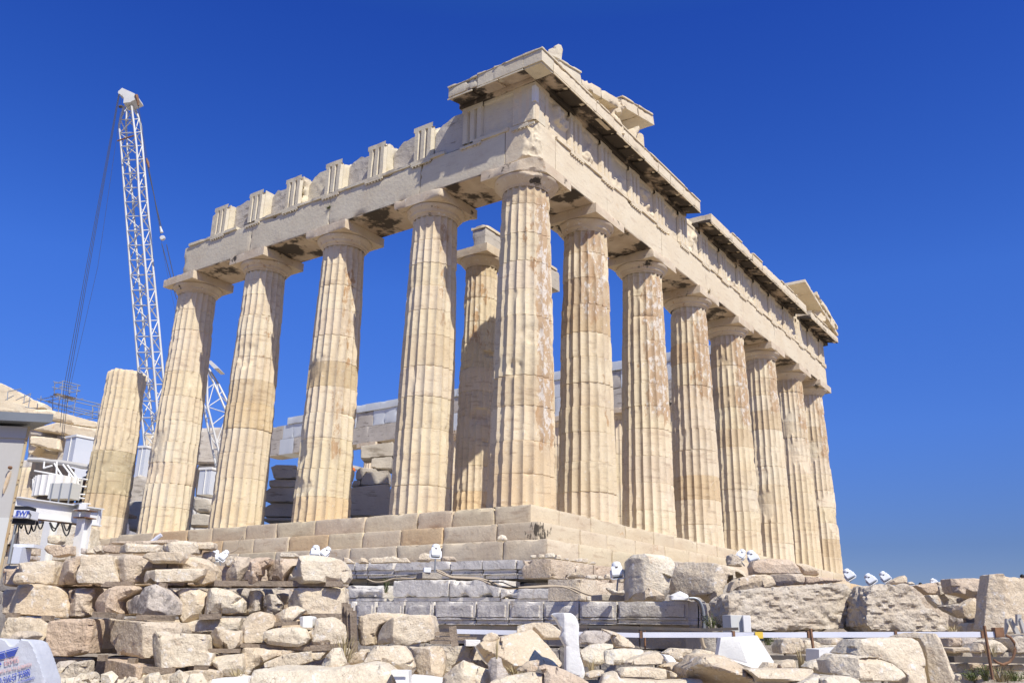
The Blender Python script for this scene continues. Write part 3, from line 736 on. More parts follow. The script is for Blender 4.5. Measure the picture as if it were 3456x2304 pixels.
def cornice(axis, a0, a1, f, seed, m=('entab', 'mutule'), chipf=.05, mut=(), fas=(13.20, 13.60), label=None, rag=False):
    b = MB(); rnd = random.Random(seed)
    def B(o0, o1, p, q, z0, z1, **k):
        if axis == 0: b.grid((p, f-o1, z0), (q, f-o0, z1), **k)
        else: b.grid((f-o1, p, z0), (f-o0, q, z1), **k)
    def Mx(pts, p, q):
        if axis == 0: b.prism([(p, f-o, z) for o, z in pts], (q-p, 0, 0))
        else: b.prism([(f-o, p, z) for o, z in pts], (0, q-p, 0))
    p = a0
    while p < a1-.02:
        q = p+rnd.uniform(1.0, 1.45)
        if a1-q < .4: q = a1
        b.cur = 0
        B(.42, .685+rnd.uniform(-.006, .006), p+.003, q-.003, fas[0], fas[1], res=.09, chip=chipf, seed=rnd.randint(0, 999), wear=.06, cs=2.6)
        if not rag or rnd.random() < .6: B(.3, .725, p+.003, q-.003, fas[1]+.002, fas[1]+.06, res=.09, chip=.05, seed=rnd.randint(0, 999), wear=.04)
        B(-.9, .42, p+.003, q-.003, 13.36, fas[1], res=.2, chip=.03, seed=rnd.randint(0, 999))
        p = q
    b.cur = 1
    Mx([(-.3, 13.355), (-.3, 13.128), (.07, 13.128), (.07, 13.31), (.64, 13.185), (.64, 13.34)], a0, a1)
    for mc in mut:
        if a0-.3 < mc < a1+.3:
            u, v = max(a0, mc-.42), min(a1, mc+.42)
            if v-u > .15: 
                Mx([(.085, 13.309), (.085, 13.245), (.668, 13.118), (.668, 13.182)], u, v)
    b.cur = 0
    for mc in mut:                                          # pale front lip of each mutule
        u, v = max(a0, mc-.50), min(a1, mc+.50)
        if v-u > .2: B(.664, .70, u, v, 13.115, 13.165, res=.06, chip=.03, seed=rnd.randint(0, 999), wear=.03)
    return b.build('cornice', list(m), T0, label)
MUT = [.5575+1.043*k for k in range(0, 3)]+[4.70-1.074+1.074*k for k in range(1, 26)]
MUT = sorted(MUT)
b = MB(); b.bx((AF-.012, AF-.012, 12.42), (AF+.19, AF+.12, 12.97)); o = b.build('patch', 'newmarble', T0, 'small new white marble repair in the corner triglyph')
cornice(0, AF, 11.35, AF, 5, mut=MUT)
cornice(0, 12.5, 25.45, AF, 6, mut=MUT, rag=True, chipf=.08)
cornice(0, 26.2, 31.45, AF, 7, mut=MUT, rag=True, chipf=.08, fas=(13.2, 13.52))
cornice(1, AF, 1.9, AF, 8, mut=[.5575, 1.6], chipf=.01, m=('flank', 'soffit'))
cornice(1, 1.91, 3.1, AF, 9, mut=[2.6], chipf=.16, m=('flank', 'soffit'), rag=True, fas=(13.22, 13.56))
b = MB(); b.grid((AF-.685, AF-.685, 13.20), (AF-.001, AF-.001, 13.60), res=.1, chip=.015, seed=1); b.grid((AF-.725, AF-.725, 13.602), (AF-.001, AF-.001, 13.66), res=.1, chip=.015, seed=2)
b.grid((AF-.64, AF-.64, 13.15), (AF-.002, AF-.002, 13.198), res=.1, chip=.01, seed=2)
b.build('corner_cornice', 'flank', T0)
# cornice gap blocks
one('cornice_backing', 'entab', (11.36, .3, 13.13), (12.49, 1.6, 13.42), T0, chip=.15, seed=3, wear=.14)
one('cornice_backing', 'entab', (25.46, .2, 13.13), (26.19, 1.6, 13.5), T0, chip=.15, seed=4, wear=.14)
# raking cornices and tympanum
SL = math.tan(R(13.2))
def rake(x0, x1, zb, sgn, seed, th=.40, y0=-.60, y1=1.0, rag=.05, crown=True, m='entab'):
    b = MB(); rnd = random.Random(seed); L = (x1-x0); n = max(1, int(round(abs(L)/1.1)))
    for k in range(n):
        p, q = x0+L*k/n, x0+L*(k+1)/n
        ang = math.atan(SL)*sgn
        o = Vector((min(p, q), 0, zb(min(p, q))))
        Mx = Matrix.Translation(o) @ Matrix.Rotation(-ang, 4, 'Y'); l = abs(q-p)/math.cos(ang)-.006
        b.grid((0, y0+rnd.uniform(0, .012), 0), (l, y1, th), res=.1, chip=rag, seed=rnd.randint(0, 999), Mx=Mx, wear=.07)
        if crown: b.grid((0, y0-.045, th+.002), (l, y1, th+.062), res=.1, chip=rag, seed=rnd.randint(0, 999), Mx=Mx, wear=.04)
    return b.build('raking_cornice', m, T0)
z_s = lambda x: 13.46+(x-.6)*SL
z_n = lambda x: 13.60+(31.42-x)*SL
rake(.62, 1.95, lambda x: z_s(x), 1, 1, th=.40, y0=-.50, rag=.03, m='flank')
rake(2.0, 4.6, lambda x: z_s(x)-.04, 1, 2, th=.36, y0=-.50, rag=.12, crown=False)
rake(4.6, 7.15, lambda x: z_s(x), 1, 3, th=.36, rag=.03)
rake(25.5, 31.42, z_n, -1, 4, th=.18, rag=.05, crown=False)
rake(27.4, 31.30, lambda x: z_n(x)+.32, -1, 5, th=.24, y0=-.66, rag=.18, crown=False)
b = MB()
b.prism([(1.6, .55, 13.62), (5.2, .55, 13.62), (5.2, .55, z_s(5.2)-.03), (1.6, .55, z_s(1.6)+.05)], (0, .5, 0))
b.build('tympanum', 'entab', T0); b = MB()
b.prism([(27.2, .55, 13.62), (30.6, .55, 13.62), (30.6, .55, z_n(30.6)-.02), (27.2, .55, z_n(27.2)-.02)], (0, .5, 0))
b.build('tympanum', 'entab', T0)

# north flank entablature, patched with new marble --------------------
NX = 30.745-.6
def nblk(y0, y1, z0, z1, m, seed, chip=.03): return one('north_wall_block', m, (NX-1.1, y0, z0), (NX+.6, y1, z1), T0, res=.25, chip=chip, seed=seed)
rnd = random.Random(21)
ye = onplane(905, 1440, 0, NX-1.1).y
yf = onplane(1000, 1400, 0, NX-1.1).y
print('north end y', ye, yf)
y = 1.9; k = 0
while y < ye:
    l = 4.29 if k else 2.8
    q = min(ye, y+l); mid = y+(q-y)*rnd.uniform(.3, .7)
    nblk(y, mid-.01, HC+.01, 11.75, rnd.choice(['restored', 'oldgrey', 'restored']), k); nblk(mid, q-.01, HC+.01, 11.75, rnd.choice(['restored', 'restored', 'oldgrey']), k+50)
    y = q; k += 1
y = 1.9
while y < ye-1.5:
    q = min(ye, y+rnd.uniform(1.1, 1.8)); nblk(y, q-.01, 11.76, 12.95, rnd.choice(['restored', 'oldgrey', 'restored']), int(y*10), .06); y = q
y = 1.9
while y < yf:
    q = y+rnd.uniform(1.4, 2.4); one('north_wall_block', rnd.choice(['restored', 'restored', 'oldgrey']), (NX-1.2, y, 12.96), (NX+.7, q-.01, 13.55), T0, res=.25, chip=.04, seed=int(y*7)); y = q

# ================================================================== pediment statuary (rests on the cornice)
def sm(pts): return [(float(a), float(b)) for a, b in (t.split(',') for t in pts.split())]
def onY(pts, y):
    u = sum(p[0] for p in pts)/len(pts); v = max(p[1] for p in pts); q = onplane(u, v, 1, y); return Dof(q.x, q.y)
for (pp, y_, T_, nm_, lb_) in (('2046,442 2042,400 2044,360 2054,340 2066,336 2080,341 2098,346 2113,352 2116,364 2100,367 2098,378 2080,382 2092,398 2104,425 2110,452 2080,452', -.42, .26, 'horse_head_sculpture', 'carved horse head leaning out from under the raking cornice'),
        ('2112,448 2120,436 2140,428 2158,423 2161,434 2150,450 2146,470 2134,474', -.42, .2, 'horse_head_sculpture', 'lower carved horse muzzle on the cornice edge, right of the horse head'),
        ('2143,484 2150,452 2160,447 2172,454 2176,500 2160,498', -.40, .3, 'statue_fragment', 'worn lump of pediment statue, last on the cornice before open sky'),
        ('1848,176 1850,166 1866,160 1868,152 1884,144 1894,150 1900,166 1896,186 1896,204 1870,192 1850,184', -.30, .35, 'waterspout_sculpture', 'weathered lion head fragment standing on the temple corner against the sky'),
        ('2745,1050 2750,1040 2768,1046 2778,1062 2790,1070 2788,1084 2772,1084 2756,1070', -.40, .35, 'horse_head_sculpture', 'carved horse head in the far right corner of the pediment')):
    q_ = sm(pp); stone(q_, onY(q_, y_), T=T_, m='flank' if 'lion' in lb_ else 'entab', name=nm_, label=lb_, cat='sculpture', rough=.5, vox=.028 if y_ > -.5 else .04, bev=.5, fac=0)
for (pp, lb) in (('2741,996 2748,990 2762,998 2760,1012 2748,1008', 'small broken block sitting on the slope of the far raking cornice'), ('2768,1030 2776,1012 2792,1034 2812,1072 2824,1096 2829,1118 2800,1086', 'jagged roof edge stone standing on the far end of the cornice')):
    stone(sm(pp), Dof(29.5, .2), T=.6, m='entab', name='roof_fragment', label=lb, cat='roof stone', vox=.06)

# ================================================================== MOULDED GREY BLOCKS in front of the steps
def gblock(ua, ub, vt, vb, X, label, mold='low', depth=.9, panel=False, seed=0, m='greyblock', chip=.06, name='moulded_block', cat='moulded block', group=None):
    vm = (vt+vb)/2; p = onplane(ub, vt, 0, X); q = onplane(ub, vb, 0, X); r = onplane(ua, vm, 0, X)
    z1, z0 = p.z, q.z; y0, y1 = min(p.y, r.y), max(p.y, r.y); h = z1-z0
    b = MB()
    if panel:
        b.grid((X+.02, y0+.003, z0+h*.30), (X+depth, y1-.003, z1), res=.07, chip=chip, seed=seed, wear=.05)
        b.grid((X-.012, y0+.07, z0+h*.33), (X+.05, y1-.07, z1-h*.18), res=.03, chip=.02, seed=seed+1, fl=.012, wear=.03)
        b.grid((X-.01, y0+.0015, z0+h*.205), (X+depth, y1-.0015, z0+h*.298), res=.07, chip=.03, seed=seed+2, wear=.03)
        b.grid((X+.035, y0+.0015, z0+h*.04), (X+depth, y1-.0015, z0+h*.203), res=.07, chip=.02, seed=seed+3, wear=.03)
        b.grid((X-.015, y0+.0015, z0), (X+depth, y1-.0015, z0+h*.038), res=.07, chip=.02, seed=seed+4, wear=.03)
    elif mold == 'crown':
        b.grid((X-.03, y0+.0015, z0+h*.50), (X+depth, y1-.0015, z1), res=.04, chip=chip, seed=seed, fl=.009, wear=.05)
        b.grid((X+.03, y0+.0015, z0+h*.29), (X+depth, y1-.0015, z0+h*.498), res=.1, chip=.02, seed=seed+1)
        b.grid((X+.0, y0+.0015, z0+h*.22), (X+depth, y1-.0015, z0+h*.288), res=.1, chip=.02, seed=seed+2)
        b.grid((X+.06, y0+.0015, z0), (X+depth, y1-.0015, z0+h*.218), res=.1, chip=.02, seed=seed+3)
    else:
        b.grid((X, y0+.0015, z0+h*.19), (X+depth, y1-.0015, z1), res=.04, chip=chip, seed=seed, fl=.009, wear=.08)
        b.grid((X+.05, y0+.0015, z0), (X+depth, y1-.0015, z0+h*.188), res=.08, chip=.02, seed=seed+1)
    o = b.build(name, m); tag(o, label, cat, group)
    return o
def pu(pan, x): return PAN[pan]+x/3.137
def pv(y): return 1804+y/3.137
XA, XB, XC = -2.0, -2.75, -3.5
LB = [(('C', -160), ('C', -5)), (('C', 0), ('C', 200)), (('C', 212), ('C', 505)), (('C', 517), ('C', 822)), (('C', 832), ('C', 1266)), (('C', 1276), ('C', 1612)), (('C', 1622), ('D', 96)), (('D', 106), ('D', 470)), (('D', 484), ('D', 872)), (('D', 888), ('D', 1630))]
LN = ['first from the left, mostly hidden behind the stack', 'behind the two squared boulders at far left', 'with narrow rough panel, above the squared boulders', 'with rough panel, right above the edge of the squared boulder', 'with long rough panel, above the leaning timber post', 'with short rough panel, above the white pebble', 'cracked through its panel, left of the carved white figure slab', 'just behind the head of the carved white slab', 'square rough panel, right of the white carved slab', 'the longest, at the right corner of the panelled course']
for i, ((pa, xa), (pb, xb)) in enumerate(LB):
    gblock(pu(pa, xa), pu(pb, xb), pv(702), pv(952), XC, 'panelled grey block '+LN[i], panel=True, seed=400+i*7, cat='panelled block', name='panelled_block', group='panelled blocks of the lowest grey course', chip=.025)
q = onplane(pu('D', 1630), pv(952), 0, XC)
b = MB(); rnd = random.Random(4); y = q.y
while y < 14: l = rnd.uniform(.9, 1.5); b.grid((XC+.1, y, q.z-.45), (XC+1, y+l-.01, q.z-.004), res=.15, chip=.06, seed=rnd.randint(0, 99)); b.grid((XC+.05, y-.3, -4.3), (XC+1, y+l-.31, q.z-.455), res=.2, chip=.08, seed=rnd.randint(0, 99)); y += l
o = b.build('plinth_wall', 'poros'); tag(o, 'dark rough plinth courses under the panelled grey blocks', 'wall')
LA = [('C', -240, 'C', -5), ('C', 0, 'C', 122), ('C', 128, 'C', 406), ('C', 412, 'C', 1010), ('C', 1016, 'C', 1345), ('C', 1352, 'C', 1700), ('C', 1706, 'D', 185)]
NA = ['at its hidden left end', 'short, above the broken cracked block', 'under the loose rubble left of the lamp', 'long, behind the floodlight on its concrete foot', 'right of the floodlight with rough top', 'smooth faced, beneath the split step blocks', 'overhanging at its right corner, undercut below']
for i, (pa, xa, pb, xb) in enumerate(LA):
    gblock(pu(pa, xa), pu(pb, xb), pv(292-i*6), pv(458), XA, 'grey crown-moulded block '+NA[i], mold='crown', seed=500+i*5, group='blocks of the upper grey moulded course', chip=.03)
for pa, xa, pb, xb, vt, lb, ch in [('B', 1740, 'C', 300, 530, 'cracked grey block with broken right end in the middle grey course', .16), ('C', 395, 'C', 985, 468, 'long rough grey block below the floodlight foot', .07), ('C', 990, 'C', 1520, 470, 'grey block with a worn rounded right end, cable lying over it', .26), ('C', 1530, 'D', 470, 560, 'lumpy weathered grey block with rounded top under the cable', .28)]:
    gblock(pu(pa, xa), pu(pb, xb), pv(vt), pv(700), XB, lb, seed=int(xa)+int(xb), chip=ch, group='blocks of the middle grey moulded course')
# facade-side returns (faces turned to the sun)
def fblock(ua, ub, vt, vb, Y, label, depth=.8, m='tan', seed=0, chip=.1):
    p = onplane(ua, vt, 1, Y); q = onplane(ua, vb, 1, Y); r = onplane(ub, (vt+vb)/2, 1, Y)
    b = MB(); b.grid((p.x, Y, q.z), (r.x, Y+depth, p.z), res=.05, chip=chip, seed=seed, fl=.012, wear=.08)
    o = b.build('foundation_block', m); tag(o, label, 'foundation block'); return o
fblock(pu('D', 188), pu('D', 640), pv(250), pv(456), XA, 'yellowish weathered corner block turned towards the front, rubble on top', seed=3, chip=.16)
fblock(pu('D', 645), pu('D', 1060), pv(312), pv(505), XA, 'low sunlit foundation block behind the pole floodlight', seed=4, chip=.2)
fblock(pu('D', 500), pu('D', 1040), pv(462), pv(700), -3.4, 'sunlit yellowish block behind the pole floodlight foot', seed=5, chip=.09)
fblock(pu('D', 1632), pu('D', 1740), pv(690), pv(955), onplane(pu('D', 1630), pv(800), 0, XC).y+.01, 'short panelled return at the right corner of the grey course', seed=6, m='greyblock', chip=.04, depth=.7)
fblock(pu('D', 1760), pu('E', 150), pv(700), pv(985), onplane(pu('D', 1630), pv(800), 0, XC).y+.2, 'pale upright slab beside the bundle of hoses', seed=8, m='poros', chip=.06, depth=.5)
one_ = MB(); one_.grid((XC+.95, q.y+.3, -4.2), (-1.5, 30, onplane(pu('D', 1000), pv(700), 0, XC).z-.02), res=.6, chip=.05, seed=3); o = one_.build('foundation_core', 'poros'); tag(o, 'rough core of the foundation carrying the grey blocks', 'foundation')

# ================================================================== STONES
ST = [
# --- left stack, top slivers
('A', 14.6, '970,150 1010,108 1062,104 1064,180 1000,200', None, 'cream', 'small block, first of the thin row topping the stack', {}),
('A', 14.4, '1075,112 1150,106 1215,112 1212,188 1085,184', None, 'tan', 'small squared block with a dark notch on the thin top row', {}),
('A', 14.2, '1205,180 1240,108 1325,82 1640,92 1652,150 1640,176 1400,186', 'A1330,85 1330,186', 'cream', 'long low block on the thin top row, pointed shadow at left', {}),
('A', 14.0, '1662,100 1720,88 B0,50 B150,60 B182,112 B178,190 B40,198 1700,178', 'A1790,90 1800,180', 'cream', 'flat topped slab ending the thin top row', {}),
('B', 14.2, '178,72 350,70 376,88 374,138 350,155 192,150', None, 'cream', 'short clean slab alone right of the thin top row', {}),
('A', 14.6, '1140,88 1170,68 1520,60 1740,48 1882,46 1882,88 1300,100', None, 'tan', 'flat slabs lying behind the thin top row', {}),
('A', 15.0, '470,100 735,105 735,200 560,235 545,210 460,180', None, 'tan', 'broken striated boulder seen between the two gantry posts', {}),
('A', 15.0, '845,135 905,142 900,200 845,198', None, 'stained', 'small dark faced block right of the front gantry post', {}),
('A', 15.2, '500,0 620,0 630,60 600,92 490,82', None, 'cream', 'orange tinted boulder high between the gantry posts', {}),
('A', 15.0, '905,150 970,140 985,196 905,200', None, 'cream', 'small cream stone next to the dark faced block', {}),
('A', 14.7, '205,140 350,132 350,212 205,208', 'A305,138 310,210', 'tan', 'small squared block beside the cabin wall', {}),
('A', 14.6, '205,222 350,220 350,262 205,262', None, 'stained', 'dark stone low between cabin and gantry post', {}),
# --- row 1
('A', 13.3, '136,268 205,262 520,260 535,340 512,520 440,516 300,500 130,508 122,450 140,390', 'A245,265 260,500', 'cream', 'pinkish block at the far left of the top course, rough left end', {}),
('A', 12.9, '130,480 150,400 215,388 275,420 280,500 200,512 125,515', None, 'cream', 'small knob of rock leaning on the far left top block', {}),
('A', 13.2, '520,300 560,262 640,240 835,205 828,340 775,510 620,518 505,530 470,475 510,380', 'A715,230 715,515', 'tan', 'bulging rounded block, second in the top course', {}),
('A', 13.1, '832,206 1138,198 1150,300 1180,370 1222,500 1060,514 765,510 790,420 828,330', 'A800,206 818,508', 'cream', 'pale flat-faced block with gritty left edge, third in the top course', dict(bev=.5)),
('A', 13.2, '1136,203 1310,195 1500,222 1612,300 1612,352 1480,362 1448,430 1442,500 1215,508 1180,370 1140,290', 'A1300,200 1305,500', 'tan', 'tan block with a pitted left face, fourth in the top course', dict(bev=.5)),
('A', 12.9, '1480,370 1640,360 1850,350 B250,345 B225,420 B120,485 B0,492 1640,506 1560,450 1500,500 1446,498 1452,430', 'A1640,362 1640,505', 'cream', 'long thin pale slab lying in front of the top course', dict(bev=.4)),
('B', 13.2, '-20,240 150,220 240,238 330,292 386,372 382,480 262,526 150,522 0,350 -40,330', None, 'cream', 'coarse rounded boulder at the right end of the long thin slab', {}),
('A', 13.0, '1490,232 1540,188 1640,175 1870,178 B40,172 B48,232 B10,300 1880,300 1720,292 1600,300 1545,262', None, 'cream', 'thin slab propped on wooden blocks over the top course', dict(T=.6)),
('B', 14.3, '240,245 262,175 345,165 350,280 300,270', None, 'cream', 'squared stone just left of the twin floodlights', {}),
('B', 14.3, '490,330 500,240 565,215 575,300 540,330', None, 'cream', 'flat stone just right of the leftmost twin floodlights', {}),
('B', 13.3, '452,400 480,350 562,292 570,216 732,228 745,262 690,380 650,470 620,500 455,494', 'B615,225 640,498', 'tan', 'block with rough gritty end and smooth slanting side, right of the lamps', {}),
('B', 13.0, '735,262 800,225 960,235 940,300 862,350 862,420 832,425 815,540 730,545 665,536 662,470 700,360', 'B760,262 815,540', 'tan', 'wedge block with a pointed triangular rough end', {}),
('B', 13.1, '865,350 925,295 1000,250 1080,238 1260,235 1245,290 1190,340 1110,450 1095,512 1000,516 930,516 885,470 862,410', 'B1100,240 1100,512', 'tan', 'rough boulder with honeycombed left face in the top course', {}),
('B', 12.9, '1095,486 1140,400 1190,330 1250,212 1400,198 1580,218 1700,250 1765,350 1778,440 1740,495 1540,500 1310,508 1110,522', 'B1290,215 1320,508', 'cream', 'largest rounded boulder ending the top course, twin lamps on it', {}),
('B', 14.0, '1072,238 1085,185 1240,190 1260,230 1200,238', None, 'cream', 'small slab behind the largest rounded boulder', {}),
# --- row 2
('A', 13.1, '-20,760 60,610 130,540 205,505 350,512 510,540 580,580 612,640 656,735 642,880 540,872 -20,820', 'A205,505 150,820', 'cream', 'big dressed block with tooled face, left end of the second course', dict(bev=.5)),
('A', 13.2, '592,560 660,566 722,580 730,560 800,555 965,550 972,610 930,700 905,760 945,850 790,866 662,862 655,735 620,640', 'A800,560 790,866', 'tan', 'pockmarked rough block beside the big tooled block', dict(big=.02)),
('A', 12.9, '912,750 960,640 1080,572 1170,528 1370,528 1432,562 1290,650 1215,690 1208,780 1242,832 1100,832 965,842', 'A1180,560 1060,835', 'tan', 'tan wedge shaped boulder sloping up to the right', {}),
('A', 12.7, '1205,700 1300,650 1400,622 1480,552 1610,515 1700,560 1760,620 1842,720 1832,845 1700,856 1500,842 1240,832 1215,770', 'A1565,525 1555,850', 'stained', 'peaked boulder with a dark soot-stained left face', dict(bev=.6)),
('A', 13.0, '1740,580 1882,562 B160,560 B255,600 B250,740 B200,850 B120,915 B0,930 1840,930 1835,800 1842,700', 'B60,600 30,900', 'cream', 'lumpy hollowed block right of the dark stained boulder', {}),
('B', 12.9, '250,562 380,550 520,582 620,650 662,705 645,822 440,832 300,860 205,865 240,745', 'B330,580 330,858', 'cream', 'layered pale block tapering to a point on its right', {}),
('B', 13.2, '650,800 662,700 700,665 730,580 860,592 882,640 862,700 852,802 800,812 730,834 690,850 652,832', 'B808,590 812,810', 'rough', 'standing pitted stone in the gap of the second course', dict(big=.02)),
('B', 13.1, '876,700 900,625 960,618 1020,628 1092,728 1062,800 990,850 900,822 870,770', 'B975,620 1010,848', 'rough', 'smaller pitted stone with a pale pointed side', dict(big=.015)),
('B', 13.0, '1115,772 1130,680 1200,572 1282,550 1742,548 1757,652 1745,846 1400,852 1320,780 1200,780', 'B1285,552 1332,848', 'cream', 'large pale squared block ending the second course at right', dict(bev=.4)),
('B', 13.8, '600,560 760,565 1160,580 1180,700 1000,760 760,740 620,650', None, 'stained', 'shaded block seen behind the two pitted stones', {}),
# --- row 3
('A', 12.8, '-20,880 60,866 250,876 488,902 488,1010 475,1130 430,1290 200,1290 -20,1290', None, 'cream', 'broad block with a hollow, behind the printed sack', {}),
('A', 12.6, '488,908 700,884 900,886 962,892 962,950 935,1150 928,1258 850,1252 700,1285 600,1288 472,1280 476,1060', None, 'tan', 'smooth tan block with brown stain along its top', dict(bev=.4)),
('A', 12.4, '955,876 1080,890 1500,916 1842,926 1882,1000 1860,1150 1560,1312 1450,1312 1160,1282 1120,1282 1050,1182 980,1140 990,1000 960,980', 'A1500,916 1505,1310', 'tan', 'large flat-sided block in the third course with chipped lower corner', dict(bev=.35, kL=.75)),
('A', 11.8, '1545,1080 1608,1010 1680,1062 1882,1040 B230,1050 B245,1100 B240,1240 B325,1260 B318,1330 B300,1400 B150,1392 B0,1402 1710,1418 1590,1392 1565,1250', 'A1680,1062 1705,1415', 'cream', 'big angular block jutting forward, smooth wedge face on its left', dict(bev=.4)),
('B', 12.1, '246,1085 390,960 440,1000 632,1015 632,1160 600,1192 510,1222 440,1202 300,1182 245,1155', 'B440,1000 510,1220', 'cream', 'faceted boulder with a sharp ridge between two blocks', {}),
('B', 13.0, '-30,960 200,890 420,878 660,880 640,1010 600,1030 250,1060 -30,1030', None, 'cream', 'layered slab behind the faceted boulder', {}),
('B', 12.3, '635,1040 660,920 690,850 820,800 940,830 985,930 980,975 910,1002 890,1146 720,1146 632,1148', 'B720,830 718,1146', 'cream', 'tall cracked boulder with a rounded top, middle of the third course', {}),
('B', 12.5, '975,842 1120,772 1160,750 1232,745 1312,790 1262,842 1190,922 1120,946 1010,922 990,900', 'B1130,780 1110,945', 'cream', 'tilted slab resting on planks above the others', dict(tilt=.5)),
('B', 12.2, '888,1120 905,1015 1000,990 1200,968 1330,990 1382,1092 1352,1150 1270,1182 1100,1176 930,1156', None, 'cream', 'low irregular stone below the tilted slab', {}),
('B', 12.4, '1278,870 1325,858 1402,856 1422,872 1418,986 1325,988 1280,960', 'B1325,860 1325,985', 'newmarble', 'small clean white cube with drilled dots', dict(bev=.1, rough=.15, T=.3)),
('B', 12.3, '1328,1005 1425,985 1430,880 1600,864 1700,910 1752,965 1766,1050 1757,1150 1600,1175 1450,1192 1400,1122 1380,1062', 'B1520,870 1440,1190', 'cream', 'rounded pecked boulder with a triangular smooth facet at right end', {}),
# --- row 4
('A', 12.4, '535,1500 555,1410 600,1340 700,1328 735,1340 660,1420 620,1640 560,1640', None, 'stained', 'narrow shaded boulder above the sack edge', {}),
('A', 12.1, '605,1480 700,1385 760,1342 905,1335 898,1390 868,1640 600,1640', None, 'rough', 'pitted brownish boulder right of the printed sack', dict(big=.02)),
('A', 11.9, '908,1326 1100,1342 1500,1382 1512,1425 1440,1640 866,1640 890,1400', 'A1430,1370 1430,1640', 'tan', 'smooth flat rectangular block at the bottom edge', dict(bev=.25, rough=.5)),
('A', 11.7, '1465,1520 1560,1460 1680,1480 1882,1455 B200,1425 B430,1440 B400,1640 1460,1640', None, 'cream', 'long coarse block along the bottom edge under the jutting block', {}),
('B', 11.9, '335,1268 640,1258 662,1400 645,1480 560,1500 430,1500 410,1420 318,1370', 'B420,1265 430,1500', 'cream', 'squared stone under the dark plank with one flat end', {}),
('B', 12.2, '650,1200 800,1195 1100,1215 1250,1240 1000,1300 900,1350 800,1400 740,1500 650,1500 662,1400', None, 'cream', 'cream boulder partly buried, left of the long low slabs', {}),
('B', 12.1, '900,1355 1100,1265 1390,1230 1405,1340 1200,1405 910,1408', None, 'cream', 'long low slab catching the sun below the planks', {}),
('B', 12.3, '1390,1218 1600,1200 1520,1300 1490,1330 1400,1330', None, 'cream', 'small rough stone behind the pyramid shaped rock', {}),
('B', 11.0, '1468,1405 1540,1282 1620,1198 1695,1194 1752,1350 1742,1382 1620,1422 1480,1446', 'B1640,1196 1620,1420', 'cream', 'pyramid shaped rock standing on the wide low boulder', {}),
('B', 9.9, '720,1640 755,1428 1180,1432 1450,1440 1640,1420 1882,1375 C120,1360 C240,1380 C330,1440 C400,1500 C450,1640', None, 'cream', 'widest low boulder across the bottom of the picture, left of centre', dict(tilt=.7, T=1.4)),
('B', 12.3, '1740,1205 1800,1198 1818,1245 1795,1292 1752,1262', None, 'cream', 'small round pebble at the foot of the upright boards', {}),
('C', 11.8, '-90,1330 -60,1270 0,1240 110,1238 90,1290 70,1366 -60,1376', None, 'cream', 'small bright white stone below the upright boards', {}),
('C', 11.9, '20,1250 40,1212 115,1210 130,1240 60,1262', None, 'cream', 'flat pebble under the squared boulder', {}),
# --- centre
('C', 12.5, '-10,870 120,835 260,820 470,830 560,850 380,890 235,960 195,1060 190,1165 60,1172 20,1162 -10,1000', 'C75,880 70,1170', 'cream', 'long squared boulder with a pecked end, further back of the pair', dict(bev=.5, T=1.2)),
('C', 11.9, '195,1070 245,958 370,880 540,845 790,842 826,960 826,1100 700,1142 500,1172 350,1142 200,1166', 'C400,885 385,1150', 'cream', 'large squared boulder with a bored hole, nearer of the pair', dict(bev=.5, T=1.1)),
('C', 10.8, '70,1345 130,1240 200,1176 490,1174 562,1240 600,1330 618,1400 570,1452 440,1432 360,1422 250,1372 100,1362', None, 'cream', 'layered grey boulder in front of the squared pair', dict(tilt=.25)),
('C', 11.0, '510,1185 620,1192 760,1175 900,1180 946,1290 942,1430 920,1502 800,1512 570,1482 620,1422 602,1300', 'C778,1178 800,1510', 'cream', 'upright faceted boulder with a smooth bright right face', dict(bev=.6)),
('C', 11.7, '900,1182 1250,1180 1340,1320 1410,1400 1300,1420 1130,1400 1020,1450 930,1450 945,1300', None, 'rough', 'brown pitted boulder left of the great slanted slab', dict(big=.02)),
('C', 10.5, '1255,1180 1320,1132 1530,1080 1700,1040 1882,1000 D60,1050 D200,1200 D332,1380 D262,1422 D100,1400 1800,1390 1760,1385 1620,1482 1400,1402 1350,1322', 'C1150,1090 C1860,1470', 'cream', 'great slanted slab with a shaded underside, centre of the rubble', dict(tilt=.5, T=.9, kL=1.2)),
('C', 11.6, '1700,1060 1710,960 1882,925 D180,925 D300,1020 D330,1110 D100,1110 1882,1020', None, 'cream', 'pale block behind the carved white slab', {}),
('C', 9.8, '905,1520 1010,1420 1130,1332 1300,1400 1416,1440 1430,1640 900,1640', 'C1130,1332 1060,1640', 'cream', 'pointed tent-like rock at the bottom, centre', {}),
('C', 9.6, '1415,1500 1385,1370 1430,1312 1490,1290 1540,1310 1562,1400 1622,1480 1602,1530 1560,1640 1440,1600', 'C1500,1292 1500,1640', 'stained', 'thin upright stone splinter standing before the great slab', {}),
('C', 10.9, '1335,1112 1380,1052 1440,1028 1500,1050 1526,1092 1480,1120 1340,1132', None, 'cream', 'rounded white pebble resting on the great slanted slab', {}),
('C', 9.9, '1705,1442 1760,1395 1820,1342 1950,1320 D66,1345 D40,1440 D-30,1456 1800,1452', None, 'cream', 'small hooked white rock on the lower edge of the great slab', {}),
('C', 9.4, '1380,1640 1420,1560 1600,1500 1882,1458 D122,1480 D120,1640', None, 'cream', 'flat topped boulder cut by the bottom edge, centre', dict(tilt=.6)),
('D', 9.3, '60,1400 130,1382 260,1402 400,1462 600,1562 622,1640 110,1640 120,1480', None, 'tan', 'reddish sloping boulder right at the foot of the carved slab', dict(tilt=.6)),
# --- right of the carved slab
('D', 11.2, '483,1082 560,1012 740,1010 832,1062 800,1140 700,1165 600,1160 490,1150', None, 'stained', 'dark weathered boulder next to the carved white slab', {}),
